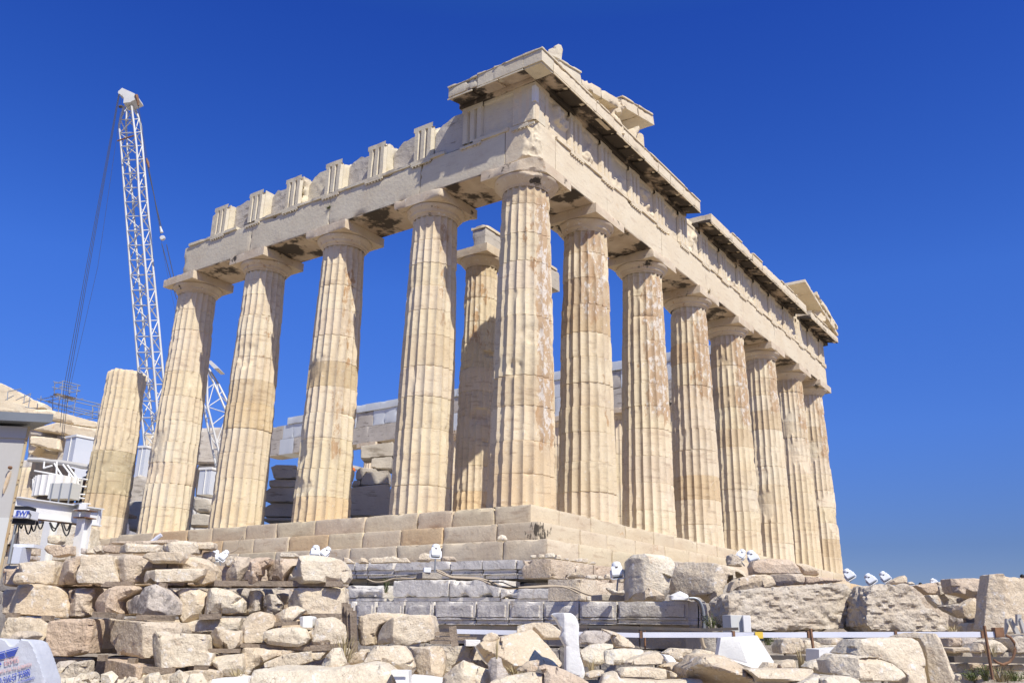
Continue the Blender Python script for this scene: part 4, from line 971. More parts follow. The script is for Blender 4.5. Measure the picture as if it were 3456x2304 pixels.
('D', 11.4, '740,985 900,1030 1030,1112 1110,1192 940,1202 880,1190 840,1082', 'D930,1035 940,1200', 'cream', 'slanting boulder with a pale right side behind the dark one', {}),
('D', 10.9, '500,1232 620,1162 700,1150 862,1158 860,1200 780,1240 760,1362 620,1402 550,1390', None, 'cream', 'warm cream boulder with a dark hollow beside the carved slab', {}),
('D', 10.5, '764,1228 960,1202 1190,1216 1192,1250 1100,1300 960,1372 850,1382 770,1362', None, 'cream', 'flat overhanging boulder with smooth undercut edge', dict(tilt=.4)),
('D', 10.2, '955,1362 1100,1292 1340,1236 1402,1300 1362,1372 1200,1380 1060,1382', None, 'cream', 'tilted flake of marble propped on pebbles', dict(tilt=.5, T=.7)),
('D', 9.7, '902,1440 960,1402 1250,1402 1442,1430 1442,1532 1300,1542 920,1522', 'D990,1404 930,1520', 'cream', 'oblong squared block with two slanting shadows', dict(bev=.6)),
('D', 11.3, '1380,1252 1480,1196 1700,1210 1710,1290 1590,1292 1565,1352 1450,1272', None, 'cream', 'tan topped stone under the long pale rail', {}),
('D', 11.0, '1700,1262 1755,1204 1882,1228 E60,1250 E20,1290 1860,1312 1700,1300', None, 'cream', 'flat pale stone under the rail, left of the ribbed slab', {}),
('D', 10.7, '1578,1298 1820,1312 1845,1350 1762,1412 1640,1392', None, 'cream', 'squared grey stone tucked under the flat pale one', {}),
('D', 10.8, '1372,1262 1480,1278 1525,1352 1430,1372 1390,1330', None, 'newmarble', 'small bright white chip among the rubble', {}),
('D', 10.3, '1342,1402 1400,1372 1540,1342 1700,1422 1722,1472 1620,1492 1450,1432', None, 'cream', 'wedge of marble with a sunlit upper face', {}),
('D', 9.9, '1440,1432 1522,1470 1552,1512 1452,1532', None, 'cream', 'small angular piece at the right end of the oblong block', {}),
('D', 9.3, '690,1640 760,1482 900,1446 930,1530 1400,1552 1800,1530 1860,1640', None, 'cream', 'low broad boulder at the bottom below the oblong block', dict(tilt=.7)),
('D', 10.0, '555,1472 640,1440 762,1432 742,1492 620,1522 560,1520', None, 'cream', 'flat stone in shade right of the carved slab foot', {}),
('D', 9.0, '1735,1442 1800,1362 E-20,1290 E130,1282 E260,1292 E400,1352 E470,1422 E545,1522 E570,1640 1830,1640 1762,1532', 'D1800,1362 E560,1560', 'cream', 'huge rounded boulder at the bottom in front of the ribbed slab', dict(tilt=.6, T=1.0)),
('E', 10.4, '545,1418 600,1345 640,1350 762,1372 742,1422 650,1430', None, 'cream', 'small triangular stone beside the ribbed slab foot', {}),
('E', 10.3, '735,1372 800,1335 900,1318 922,1350 920,1430 760,1425', None, 'cream', 'rough white stone between ribbed slab and rails', {}),
('E', 9.8, '1020,1402 1085,1352 1130,1332 1290,1310 1322,1380 1330,1490 1180,1480 1090,1432', None, 'cream', 'smooth humped stone left of the big grey edged block', {}),
('E', 8.8, '425,1425 700,1425 1172,1430 1188,1470 1100,1522 910,1572 700,1640 560,1640 540,1520', 'E300,1500 1200,1560', 'cream', 'flat slab with a smooth top and rounded front moulding', dict(tilt=.9, kR=.1, kL=.3, bev=.4, rough=.4)),
('E', 9.0, '1312,1335 1400,1265 1550,1270 1882,1296 F200,1300 F380,1310 F560,1362 F690,1442 F732,1510 F640,1562 F300,1552 F0,1540 1580,1512 1440,1492 1338,1482', 'E1590,1272 1580,1510', 'cream', 'big block with a shaded grey end and long pale flank', dict(bev=.6)),
('E', 8.6, '1200,1520 1320,1498 1500,1500 1622,1550 1630,1640 1230,1640', None, 'cream', 'pale boulder cut by the bottom edge under the grey ended block', dict(tilt=.7)),
('E', 8.7, '880,1640 1000,1560 1190,1480 1260,1560 1280,1640', None, 'cream', 'sloping fragment beneath the rounded moulding', dict(tilt=.7)),
('F', 9.4, '88,1262 150,1180 208,1100 550,1092 740,1085 922,1090 960,1200 985,1400 1005,1640 720,1640 735,1500 560,1362 380,1300 150,1280', 'F270,1100 280,1280', 'cream', 'broken carved panel with moulded frame on its right side', dict(bev=.5)),
('F', 9.7, '735,1082 900,1032 1060,1036 1092,1082 1112,1200 1152,1352 1195,1490 1165,1560 1175,1640 985,1640 955,1300 925,1095', 'F1050,1040 1120,1640', 'cream', 'tall worn cornice piece with vertical mouldings, right of the panel', dict(bev=.5)),
# --- big quarry dressed blocks
('E', 14.0, '145,700 190,640 330,590 560,552 705,556 740,580 770,550 900,535 1150,520 1400,492 1600,496 1684,540 1650,610 1620,700 1610,860 1570,960 1540,985 1300,1010 1150,1005 860,1030 700,1010 480,1005 215,965 150,860', 'E180,640 215,960', 'rough', 'huge quarry-dressed block, left of the two behind the rail', dict(big=.055, T=1.2, bev=.3, vox=.03)),
('F', 13.8, '225,700 255,590 300,530 500,522 742,520 835,592 1000,762 1130,832 1232,900 1255,1020 700,1030 300,1026 210,960', 'F210,560 215,980', 'rough', 'huge quarry-dressed block with slanted right end behind the rail', dict(big=.055, T=1.2, bev=.3, vox=.03)),
('E', 15.6, '205,600 245,490 300,455 440,418 600,415 660,430 722,545 560,560 300,612', None, 'cream', 'pale block lying on the left huge dressed block', {}),
('E', 16.0, '668,432 700,405 880,402 992,410 1012,450 1005,520 740,538', 'E900,410 910,525', 'tan', 'golden wedge block on top of the left huge dressed block', {}),
('E', 16.6, '435,330 460,270 600,248 740,250 880,262 930,330 972,412 700,412 450,412', None, 'tan', 'brown veined slab under the column feet', {}),
('E', 16.8, '878,300 1000,300 1100,340 1150,352 1160,430 972,412', None, 'cream', 'pale triangular block right of the brown veined slab', {}),
('E', 17.2, '188,215 230,196 270,200 332,245 334,332 190,316', None, 'rough', 'small pitted stone just left of the paired lamps', dict(big=.02)),
('E', 16.6, '1000,440 1140,440 1300,460 1420,480 1330,505 1010,525', None, 'tan', 'low flat block below the last facade column', {}),
('D', 15.6, '1032,690 1036,240 1080,190 1200,186 1400,200 1490,228 1532,300 1490,440 1470,560 1420,690', 'D1190,200 1215,690', 'cream', 'tall upright boulder with a pitted left side, on the grey ledge', dict(bev=.6, T=.8)),
('D', 16.2, '1530,245 1700,262 E0,275 E190,318 E442,352 E440,422 E300,450 E240,500 E205,440 E150,600 E112,715 E30,705 1860,640 1640,640 1560,590 1500,420', 'D1900,270 1900,640', 'cream', 'long broken pale block beside the tall upright boulder', dict(T=.8)),
('D', 15.2, '1172,600 1220,555 1292,572 1340,600 1405,640 1400,682 1300,690 1182,690', None, 'cream', 'small rough stone at the foot of the tall upright boulder', {}),
('D', 15.2, '1456,640 1560,592 1652,640 1642,690 1462,692', None, 'newmarble', 'small white block at the right end of the grey ledge', {}),
('D', 16.0, '770,560 800,550 900,600 965,580 970,630 850,632', None, 'cream', 'small orange edged stone behind the lamp pole', {}),
('D', 15.6, '470,690 500,640 545,640 560,700', None, 'cream', 'little grey stone left of the lamp foot on the ledge', {}),
('D', 15.6, '575,650 610,645 612,695 560,698', None, 'cream', 'little pale stone touching the cable on the ledge', {}),
# --- right background blocks
('F', 16.5, '1135,456 1350,455 1555,460 1545,600 1530,712 1400,668 1270,632 1170,612 1140,540', None, 'tan', 'striated tan slab bridging to the tall block at right', dict(T=.5)),
('F', 14.4, '1240,790 1262,742 1312,708 1430,655 1530,722 1512,862 1362,892 1292,872', 'F1300,715 1340,890', 'cream', 'cube-like white rock wedged under the striated slab', {}),
('F', 13.6, '1490,1012 1512,800 1530,600 1562,404 1640,398 1702,402 1722,430 1882,442 1960,450 1960,1040 1700,1042 1600,1012', 'F1700,405 1690,1040', 'cream', 'tall upright pecked block at the right edge', dict(bev=.3, T=.32, kL=.45, fac=2)),
('F', 17.5, '980,532 1110,530 1200,600 1262,632 1225,722 1072,746 1000,640', None, 'rough', 'pitted carved block behind the slanted dressed block', dict(big=.02)),
('F', 17.2, '750,532 870,510 975,504 978,632 880,634 830,592', None, 'tan', 'striped beige block just behind the slanted dressed block', {}),
('F', 16.8, '880,634 978,632 1045,745 1090,770 1000,770 920,700', None, 'cream', 'yellowish wedge behind the slanted dressed block', {}),
('F', 15.6, '1068,750 1180,728 1285,720 1255,790 1292,880 1200,862 1110,800', 'F1178,730 1190,862', 'rough', 'rough small block left of the cube-like white rock', {}),
('F', 14.6, '480,505 500,482 545,460 632,424 665,462 660,520 492,522', None, 'cream', 'white rock perched on the slanted dressed block', {}),
('F', 15.6, '655,500 700,492 745,522 660,524', None, 'cream', 'flat chip right of the perched white rock', {}),
('F', 14.2, '1248,965 1300,930 1505,918 1492,1020 1250,1022', None, 'cream', 'purplish low block under the cube-like rock', {}),
('F', 18.5, '1056,500 1070,484 1140,486 1150,530 1100,530', None, 'tan', 'brown stone on the skyline left of the striated slab', {}),
('F', 18.5, '975,505 1000,492 1050,522 1100,530 985,532', None, 'tan', 'low skyline stone left of the brown one', {}),
('F', 18.6, '690,525 980,515 1180,560 1290,640 1290,760 1100,780 1090,1000 690,1000', None, 'tan', 'broad tan block filling the gap behind the slanted dressed block', dict(bev=.5)),
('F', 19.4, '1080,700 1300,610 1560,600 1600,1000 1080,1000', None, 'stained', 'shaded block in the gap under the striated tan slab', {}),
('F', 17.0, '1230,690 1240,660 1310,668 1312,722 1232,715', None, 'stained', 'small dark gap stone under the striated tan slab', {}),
# --- beneath the rail, right
('E', 13.0, '742,1180 780,1100 850,1090 960,1092 1002,1150 982,1240 940,1266 752,1256', None, 'cream', 'rounded squared stone under the rail, sunlit', dict(T=.5)),
('E', 13.2, '985,1260 1005,1110 1085,1110 1172,1150 1160,1262', None, 'cream', 'brown and white stone behind the rusty post', dict(T=.5)),
('E', 13.2, '1245,1164 1275,1110 1330,1088 1380,1092 1432,1162', None, 'cream', 'tent shaped tan stone under the rail', dict(T=.4)),
('E', 13.0, '1185,1195 1270,1166 1400,1166 1475,1192 1400,1212 1200,1212', None, 'cream', 'flat slab beneath the tent shaped stone', dict(T=.5)),
('F', 13.3, '1095,1188 1100,1095 1232,1088 1220,1180', None, 'tan', 'brown lit stone under the rail right of the cornice piece', dict(T=.5)),
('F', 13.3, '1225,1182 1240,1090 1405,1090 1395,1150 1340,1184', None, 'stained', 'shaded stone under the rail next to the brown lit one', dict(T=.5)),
('F', 12.9, '1335,1250 1402,1140 1475,1162 1480,1242', 'F1410,1142 1420,1250', 'cream', 'sharp triangular stone leaning on the second rusty post', dict(T=.4)),
('F', 12.9, '1490,1130 1600,1105 1732,1190 1740,1215 1682,1252 1510,1250', None, 'cream', 'split grey stone right of the second rusty post', dict(T=.5)),
('F', 12.8, '1108,1196 1320,1190 1325,1240 1160,1254 1120,1230', None, 'cream', 'flat white slab lying on the dark beam', dict(T=.5)),
('F', 12.9, '1765,1090 1882,1062 1960,1070 1960,1255 1800,1250', None, 'rough', 'speckled block at the right edge below the tall one', dict(T=.5, big=.015)),
('F', 13.2, '1640,1100 1760,1090 1790,1190 1740,1190', None, 'tan', 'shaded stone behind the bent pipe', dict(T=.4)),
('F', 12.6, '1168,1362 1310,1350 1335,1412 1180,1456', None, 'cream', 'small wall stone below the dark beam, first', dict(T=.4)),
('F', 12.7, '1330,1362 1480,1358 1490,1420 1345,1432', None, 'tan', 'small wall stone below the dark beam, left of the post', dict(T=.4)),
('F', 12.6, '1560,1382 1740,1368 1742,1440 1600,1440', None, 'tan', 'small wall stone below the dark beam, right of the post', dict(T=.4)),
('F', 12.6, '1752,1372 1900,1365 1900,1442 1765,1440', None, 'cream', 'yellow small wall stone at the right edge', dict(T=.4)),
('F', 12.2, '1175,1480 1225,1466 1240,1530 1180,1550', None, 'cream', 'little stone at the foot of the tall cornice piece', dict(T=.3)),
('F', 12.2, '1790,1500 1880,1480 1940,1500 1940,1545 1800,1550', None, 'cream', 'flat stone low in the right corner', dict(T=.3)),
('F', 12.3, '1350,1500 1440,1482 1450,1530 1360,1545', None, 'cream', 'pale stone half hidden by green weeds', dict(T=.3)),
# --- small stones on the ledges
('C', 19.2, '20,300 50,236 100,245 130,298', None, 'cream', 'small pointed stone on the grey ledge, leftmost of the row', {}),
('B', 19.2, '1742,300 1745,236 1800,240 1862,290 1862,300', None, 'cream', 'white topped stone at the edge of the big boulder', {}),
('C', 19.2, '130,262 160,238 280,238 340,225 330,296 150,296', None, 'cream', 'flat stone second in the row on the grey ledge', {}),
('C', 19.1, '285,292 330,235 400,222 470,248 540,240 585,290', None, 'cream', 'wide low stone in the row on the grey ledge', {}),
('C', 19.3, '652,278 680,200 740,190 790,200 800,250 770,282', None, 'cream', 'rounded pale stone left of the ledge floodlight', {}),
('C', 19.3, '905,240 930,226 1040,228 1064,262 1060,278 1000,276 920,268', None, 'tan', 'flat tan stone right of the ledge floodlight', {}),
('C', 21.2, '1490,62 1510,15 1545,-8 1585,0 1610,40 1595,66', None, 'cream', 'pointed white stone perched on the lowest step near the corner', {}),
('D', 19.6, '-35,245 -30,212 30,212 30,245', None, 'cream', 'small square stone on the moulded corner, first', {}),
('D', 19.6, '48,242 55,204 115,206 118,240', None, 'cream', 'small square stone on the moulded corner, second', {}),
('D', 19.6, '125,240 130,195 220,190 240,232 238,248', None, 'cream', 'larger stone at the moulded corner edge', {}),
('D', 19.4, '225,252 238,206 296,206 300,258', None, 'cream', 'tilted white stone right of the moulded corner', {}),
('D', 19.2, '300,260 330,240 380,246 380,268', None, 'cream', 'tiny white chip on the sunlit corner block', {}),
('D', 19.0, '380,270 480,244 585,250 580,296', None, 'cream', 'flat triangular chip on the sunlit corner block', {}),
('D', 18.8, '590,300 630,275 670,298 660,308', None, 'cream', 'thin pale flake lying right of the triangular chip', {}),
('D', 18.0, '350,450 380,410 450,395 450,350 520,400 555,455', None, 'cream', 'pointed pale stone heap piece below the corner block', {}),
('D', 17.8, '558,458 565,425 670,418 680,470', None, 'cream', 'flat grey-white stone right of the pointed piece', {}),
('D', 17.8, '678,470 690,428 740,442 750,468 720,476', None, 'cream', 'orange edged small stone left of the lamp pole', {}),
('D', 17.8, '750,470 770,410 810,405 830,470', None, 'cream', 'whitish upright stone right behind the lamp pole', {}),
('D', 17.2, '915,500 925,440 985,440 995,490 960,500', None, 'cream', 'pale stone in the corner right of the pole floodlight', {}),
]
for i, (pan, D, s, cr, m, lab, kw) in enumerate(ST):
    nm = 'pebble' if ('pebble' in lab or 'chip' in lab or 'flake' in lab) else ('boulder' if 'boulder' in lab or 'rock' in lab else ('stone' if 'stone' in lab.split()[:4] or 'stone' in lab else 'marble_block'))
    cat = {'pebble': 'pebble', 'boulder': 'boulder', 'stone': 'stone', 'marble_block': 'marble block'}[nm]
    kw = dict(kw)
    if 'tilt' not in kw: kw['tilt'] = .06 if D > 11.5 else .3
    stone(uvs(pan, s), D, crease=cr, m=m, name=nm, label=lab, cat=cat, seed=i*13+1, **kw)
# filler blocks added behind the stack so its gaps look dark
rnd = random.Random(77)
for r_, (va, vb_) in enumerate([(1905, 1975), (1985, 2075), (2085, 2205), (2215, 2330)]):
    for k, (ua, ub) in enumerate([(5, 300), (310, 620), (630, 900), (910, 1150)]):
        stone([(ua, va), (ub, va+4), (ub, vb_), (ua, vb_)], 14.5-.15*r_, T=.9, m='tan', name='marble_block', cat='marble block', seed=900+r_*10+k,
              label=['top', 'second', 'third', 'bottom'][r_]+' filler block '+['behind the left end', 'left of the middle', 'right of the middle', 'behind the right end'][k]+' of the stack')
# new white marble pieces
stone(uvs('D', '190,832 240,820 400,826 440,850 470,892 490,962 484,1060 488,1160 500,1282 535,1380 552,1452 548,1535 480,1510 340,1462 345,1180 288,1082 310,1022 300,985 280,960 270,930 255,905 240,880 215,860'), 10.1, T=.35, crease='D330,830 345,1460', kL=1.0, kR=.12, m='newmarble', rough=.35, bev=.2, name='carved_slab', label='tall new white marble piece carved in profile, notched edge at its top left', cat='carved slab', vox=.014, tilt=0)
def slab(pts, D, T, name, label, cat, m='newmarble', tilt=.0, ribs=None, par=None):
    W3 = [at(u, v, D) for u, v in pts]; zb = min(p.z for p in W3)
    W3 = [p+HF*(tilt*(p.z-zb)) for p in W3]
    b = MB(); b.prism(W3, HF*T)
    o = b.build(name, m, par)
    if par is None: tag(o, label, cat)
    return o
rs_ = uvs('E', '80,1275 120,1088 510,1064 672,1345 600,1420 470,1420')
o = slab(rs_, 10.6, .16, 'ribbed_slab', 'new white marble slab with saw ribs leaning below the rail', 'marble slab', tilt=.25)
b = MB(); zb = min(at(u, v, 10.6).z for u, v in rs_)
for k in range(30):
    t = k/29
    p0 = uvs('E', '%f,%f' % (122+t*180, 1092-t*11))[0]; p1 = uvs('E', '%f,%f' % (84+t*300, 1272+t*80))[0]
    q0, q1 = [at(u, v, 10.6) for u, v in (p0, p1)]; q0 += HF*(.25*(q0.z-zb)-.003); q1 += HF*(.25*(q1.z-zb)-.003)
    b.tube([q0, q1], .0042, 4)
b.build('saw_rib', 'newmarble', None).parent = None
rb_ = bpy.data.objects['saw_rib']; rl = rb_.location.copy(); rb_.parent = o; rb_.location = rl-o.location; rb_['kind'] = 'stuff'
slab(uvs('E', '1150,1212 1560,1188 1530,1300 1320,1322 1310,1480 1150,1480'), 11.3, .5, 'white_slab', 'plain new white marble slab under the rail, right of the rusty post', 'marble slab', tilt=.1)
slab(uvs('B', '345,1530 725,1508 735,1660 335,1660'), 10.9, .5, 'white_slab', 'white cut slab at the bottom edge beside the widest boulder', 'marble slab', tilt=.5)
o = slab(uvs('C', '365,1438 560,1440 565,1660 470,1660 420,1540'), 9.75, .3, 'white_slab', 'white slab with a comb of sawn teeth at the bottom edge', 'marble slab', tilt=.15)
slab(uvs('C', '560,1500 760,1515 915,1540 920,1660 560,1660'), 10.2, .5, 'white_slab', 'low white slab lying right of the toothed slab', 'marble slab', tilt=.6)
bb = MB()
for k in range(14):
    p = [at(*uvs('C', '%f,%f' % (385+k*12.3, y))[0], 9.735) for y in (1448, 1478)]; bb.tube(p, .006, 4)
tt = bb.build('saw_tooth', 'newmarble'); tl = tt.location.copy(); tt.parent = o; tt.location = tl-o.location; tt['kind'] = 'stuff'
def crate(u0, v0, u1, v1, D, depth, name, label, cat, m, parent=None, yaw=0, bev=.006):
    a = at(u0, v1, D); c = at(u1, v0, D); w = (c-a).dot(HR); h = c.z-a.z
    Mx = Matrix.Translation(a) @ Matrix(((HR.x, HF.x, 0, 0), (HR.y, HF.y, 0, 0), (0, 0, 1, 0), (0, 0, 0, 1))) @ Matrix.Rotation(yaw, 4, 'Z')
    b = MB(); b.bx((0, 0, 0), (w, depth, h), Mx)
    o = b.build(name, m, parent)
    if bev:
        md = o.modifiers.new('b', 'BEVEL'); md.width = bev; md.segments = 2
    if parent is None: tag(o, label, cat)
    return o
crate(pu('C', 1165), pv(1112), pu('C', 1322), pv(1178), 11.5, .3, 'white_block', 'white cut block lying beside the leaning timber post', 'marble block', 'newmarble', yaw=.1)
# grey marble cabinet below the dressed block
crate(pu('E', 215), pv(850), pu('E', 340), pv(1030), 13.2, .3, 'cable_cabinet', 'pale veined cabinet standing against the huge dressed block', 'cabinet', 'sheet', yaw=R(10))
crate(pu('E', 348), pv(852), pu('E', 415), pv(1030), 13.15, .3, 'cabinet_panel', 'narrow rust streaked panel beside the pale cabinet', 'panel', 'white', yaw=R(-5))

# timber -------------------------------------------------------------
def timber(pa, s, D, th=.09, label=None, name='timber', cat='timber', m='wood', parent=None):
    (u0, v0), (u1, v1) = uvs(pa, s)[:2]
    p, q_ = at(u0, v0, D), at(u1, v1, D); d = (q_-p).normalized()
    side = d.cross(HF).normalized(); b = MB(); h = th/2
    b.prism([p-side*h, p+side*h, q_+side*h, q_-side*h], HF*th*1.3)
    o = b.build(name, m, parent)
    if parent is None: tag(o, label, cat)
    return o
timber('C', '1025,965 1050,1180', 11.3, .085, 'short grey timber post leaning behind the rubble', 'timber_post', 'timber')
timber('C', '830,1045 1212,1050', 12.2, .05, 'plank end of a low timber pile, upper one')
timber('C', '840,1095 1285,1100', 12.0, .04, 'thin plank in the low timber pile, lower one')
timber('C', '790,1135 1000,1140', 11.9, .04, 'shaded short plank under the timber pile')
for k, (a, c_) in enumerate([('1762,715 1765,1215', 'thick'), ('1790,730 1800,1230', 'wide'), ('1815,770 1835,1260', 'narrow'), ('1850,800 1868,1265', 'outermost')]):
    timber('B', a, 12.6-.05*k, .075, 'upright '+c_+' weathered board standing at the right end of the stack', 'upright_board', 'board')
WD = [('A', '60,850 175,852', 12.9, 'stub of timber under the big tooled block, left'), ('A', '440,880 540,882', 12.9, 'stub of timber under the big tooled block, right'),
      ('A', '975,838 1200,850', 12.7, 'timber spacer under the tan wedge boulder'), ('A', '1235,862 1285,868', 12.5, 'end of a timber spacer below the stained boulder'), ('A', '1440,870 1830,882', 12.6, 'long layered timber under the stained boulder'),
      ('A', '1615,320 1765,326', 13.2, 'round timber offcut under the propped slab'), ('A', '1780,330 1880,340', 13.2, 'second timber offcut under the propped slab'),
      ('A', '1070,520 1400,524', 13.2, 'flat timber between the top and second course, left'), ('A', '1680,525 1750,540', 12.9, 'timber block under the long thin slab'),
      ('A', '1030,1300 1110,1302', 12.2, 'timber block above the flat rectangular block, left'), ('A', '1350,1335 1430,1340', 12.1, 'timber block above the flat rectangular block, right'), ('A', '1510,1425 1825,1445', 11.75, 'timber beam under the jutting block, left half'),
      ('B', '170,1412 300,1415', 11.8, 'timber beam under the jutting block, right half'), ('B', '385,510 1560,520', 13.1, 'long timber beam under the right half of the top course'), ('B', '1565,515 1740,518', 13.0, 'short timber beam under the largest rounded boulder'),
      ('B', '300,520 560,535', 13.4, 'thin plank under the twin floodlights'), ('B', '225,870 440,860', 12.9, 'timber spacer under the layered pale block'), ('B', '300,1225 650,1225', 12.1, 'dark weathered plank under the faceted boulder'),
      ('B', '635,1165 1125,1195', 12.3, 'long plank under the tall cracked boulder'), ('B', '1130,1190 1400,1205', 12.3, 'plank under the low irregular stone'), ('B', '985,945 1280,930', 12.5, 'crossed planks under the tilted slab'),
      ('B', '1400,860 1750,862', 13.0, 'timber under the large pale squared block'), ('B', '1400,1200 1740,1180', 12.3, 'timber under the rounded pecked boulder'), ('F', '1270,905 1500,890', 14.4, 'dark timber under the cube-like white rock')]
for pa, s, D, lb in WD: timber(pa, s, D, .075 if 'plank' not in lb else .05, lb, 'timber_spacer', 'timber')
# retaining wall behind rail, right part
b = MB(); rnd = random.Random(9)
for lev, (z0, z1) in enumerate([(-4.25, -3.85), (-3.84, -3.5), (-3.49, -3.17)]):
    t = .28*0+3.0
    while t < 11:
        l = rnd.uniform(.4, .9); Mx = Matrix.Translation(Vector((CX, CY, 0))+HF*(14.1+.05*lev)+HR*t) @ Matrix(((HR.x, HF.x, 0, 0), (HR.y, HF.y, 0, 0), (0, 0, 1, 0), (0, 0, 0, 1)))
        b.grid((0, rnd.uniform(0, .06), z0), (l-.02, 1.2, z1), res=.1, chip=.08, seed=rnd.randint(0, 999), Mx=Mx); t += l
tag(b.build('retaining_wall', 'poros'), 'low rubble wall carrying the two huge dressed blocks', 'wall')
# scattered small rubble over the foreground ground
b = MB(); rnd = random.Random(12)
ico = [(0, 0, 1), (.89, 0, .45), (.28, .85, .45), (-.72, .53, .45), (-.72, -.53, .45), (.28, -.85, .45), (.72, .53, -.45), (-.28, .85, -.45), (-.89, 0, -.45), (-.28, -.85, -.45), (.72, -.53, -.45), (0, 0, -1)]
icf = [(0, 1, 2), (0, 2, 3), (0, 3, 4), (0, 4, 5), (0, 5, 1), (1, 6, 2), (2, 7, 3), (3, 8, 4), (4, 9, 5), (5, 10, 1), (6, 7, 2), (7, 8, 3), (8, 9, 4), (9, 10, 5), (10, 6, 1), (11, 7, 6), (11, 8, 7), (11, 9, 8), (11, 10, 9), (11, 6, 10)]
for k in range(3200):
    D = rnd.uniform(7.2, 14.0); t = rnd.uniform(-.62, .62)*D
    s_ = rnd.uniform(.03, .09)*(1.9 if rnd.random() < .18 else 1); p = Vector((CX, CY, 0))+HF*D+HR*t
    z = -4.05+(0 if D > 9 else -.75*(9-D)/5)+(rnd.uniform(0, .22) if 9 < D < 12.3 and t < 3.5 else rnd.uniform(-.02, .05))
    Mx = Matrix.Translation((p.x, p.y, z)) @ Matrix.Rotation(rnd.uniform(0, 6), 4, Vector((rnd.random(), rnd.random(), rnd.random()+.1)).normalized()) @ Matrix.Diagonal((s_*rnd.uniform(.7, 1.4), s_, s_*rnd.uniform(.5, .9), 1))
    b.add([tuple(Mx @ (Vector(v)*rnd.uniform(.8, 1.2))) for v in ico], icf)
tag(b.build('rubble', 'cream'), kind='stuff')
# filler mound beneath the boulders
def mound():
    b = MB(); n1, n2 = 90, 26
    A, Bq = np.meshgrid(np.linspace(-3.4, 3.4, n1), np.linspace(8.6, 11.9, n2), indexing='ij')
    P = np.c_[A.ravel(), Bq.ravel(), A.ravel()*0]
    h = -4.15+.36*np.clip((P[:, 1]-8.6)/2.2, 0, 1)*np.clip((3.4-np.abs(P[:, 0]))/.6, 0, 1)+.16*fbm(P*1.1, 8, 3)
    W3 = np.outer(P[:, 0], np.array(HR))+np.outer(P[:, 1], np.array(HF))+np.array([CX, CY, 0])
    W3[:, 2] = h
    idx = np.arange(n1*n2).reshape(n1, n2); q = np.stack([idx[:-1, :-1], idx[1:, :-1], idx[1:, 1:], idx[:-1, 1:]], -1).reshape(-1, 4)
    b.add(W3, [tuple(int(i) for i in r) for r in q], True); tag(b.build('rubble_mound', 'cream'), kind='structure')
mound()
# ================================================================== BACKGROUND RUIN AT LEFT, CELLA WALLS (parts of the temple)
def ruin(pan_pts, D, m, T, nm, sc, ox, oy, **k):
    pts = [(ox+float(a)/sc, oy+float(b)/sc) for a, b in (t.split(',') for t in pan_pts.split())]
    kk = dict(vox=.07, rough=1.0, bev=.4, tilt=0, crease=None); kk.update(k)
    stone(pts, D, T=T, m=m, name=nm, parent=T0, **kk)
for s_, m_, D_ in [('-60,400 0,410 190,500 290,540 380,600 480,660 560,680 670,720 680,790 400,790 200,780 -60,770', 'entab', 76), ('-60,690 200,700 380,745 530,800 700,800 850,835 1100,900 1480,1000 1475,1095 1100,1040 860,985 500,905 -60,870', 'entab', 74.5),
                   ('840,1000 1100,1045 1480,1100 1440,1250 1300,1230 1000,1190 480,1112 640,1060', 'steps', 74), ('400,1020 1500,1120 1500,1800 400,1800', 'entab', 78), ('400,1420 900,1440 900,1900 400,1900', 'oldgrey', 76), ('1180,1100 1470,1100 1440,1300 1200,1280', 'entab', 74.8), ('450,1120 860,1180 850,1260 455,1195', 'oldgrey', 75.5),
                   ('455,1205 620,1215 900,1250 890,1420 700,1390 450,1330', 'entab', 74.2), ('430,1350 570,1370 480,1480 430,1480', 'entab', 74.6), ('900,1250 1000,1250 960,1600 860,1600', 'oldgrey', 75), ('500,1440 700,1450 900,1480 880,1600 460,1600', 'entab', 76)]:
    ruin(s_, D_, m_, 1.6, 'west_entablature', 4.48, 0, 1200)
for s_, m_ in [('1180,740 1260,760 1240,900 1180,890', 'entab'), ('1590,700 1790,690 1790,1010 1590,1000', 'oldgrey'), ('1590,1010 1790,1010 1790,1330 1590,1330', 'darksteel')]:
    ruin(s_, 62, m_, 1.6, 'west_wall_block', 2.412, 0, 1150)
for s_, m_, D_ in [('650,600 1090,545 1080,740 920,745 800,760 650,775', 'oldgrey', 34), ('800,762 1070,738 1060,915 850,895 790,880', 'oldgrey', 34), ('585,1040 600,925 650,880 800,900 860,900 860,950 720,950 660,1060', 'oldgrey', 33.6), ('655,1130 660,1050 725,948 1020,920 1020,1100 900,1110', 'oldgrey', 33.4), ('520,1150 560,1060 650,1050 660,1130', 'oldgrey', 33.5),
                   ('520,1155 700,1130 870,1110 1010,1100 1040,1200 1030,1530 470,1530', 'oldgrey', 33)]:
    ruin(s_, D_, m_, 1.1, 'cella_wall_block', 3.92, 1050, 1350, bev=.15, rough=.35, fac=0, vox=.05)
for s_ in ['755,905 800,885 960,888 960,992 780,1000', '738,1012 800,1003 960,1005 960,1066 745,1072', '700,1112 760,1066 960,1070 960,1195 708,1182', '690,1240 780,1192 960,1200 960,1310 700,1312', '690,1318 960,1315 960,1345 690,1345']:
    ruin(s_, 33+random.random(), 'oldgrey', 1.0, 'cella_wall_block', 2.412, 600, 1200, bev=.15, rough=.4, fac=0, vox=.045)
for s_ in ['100,1165 150,1150 280,1170 270,1275 150,1275 110,1240', '60,1290 150,1280 280,1290 280,1385 60,1385', '0,1220 60,1225 60,1300 0,1300']:
    ruin(s_, 40, 'oldgrey', 1.0, 'cella_wall_block', 2.412, 600, 1200, bev=.8)

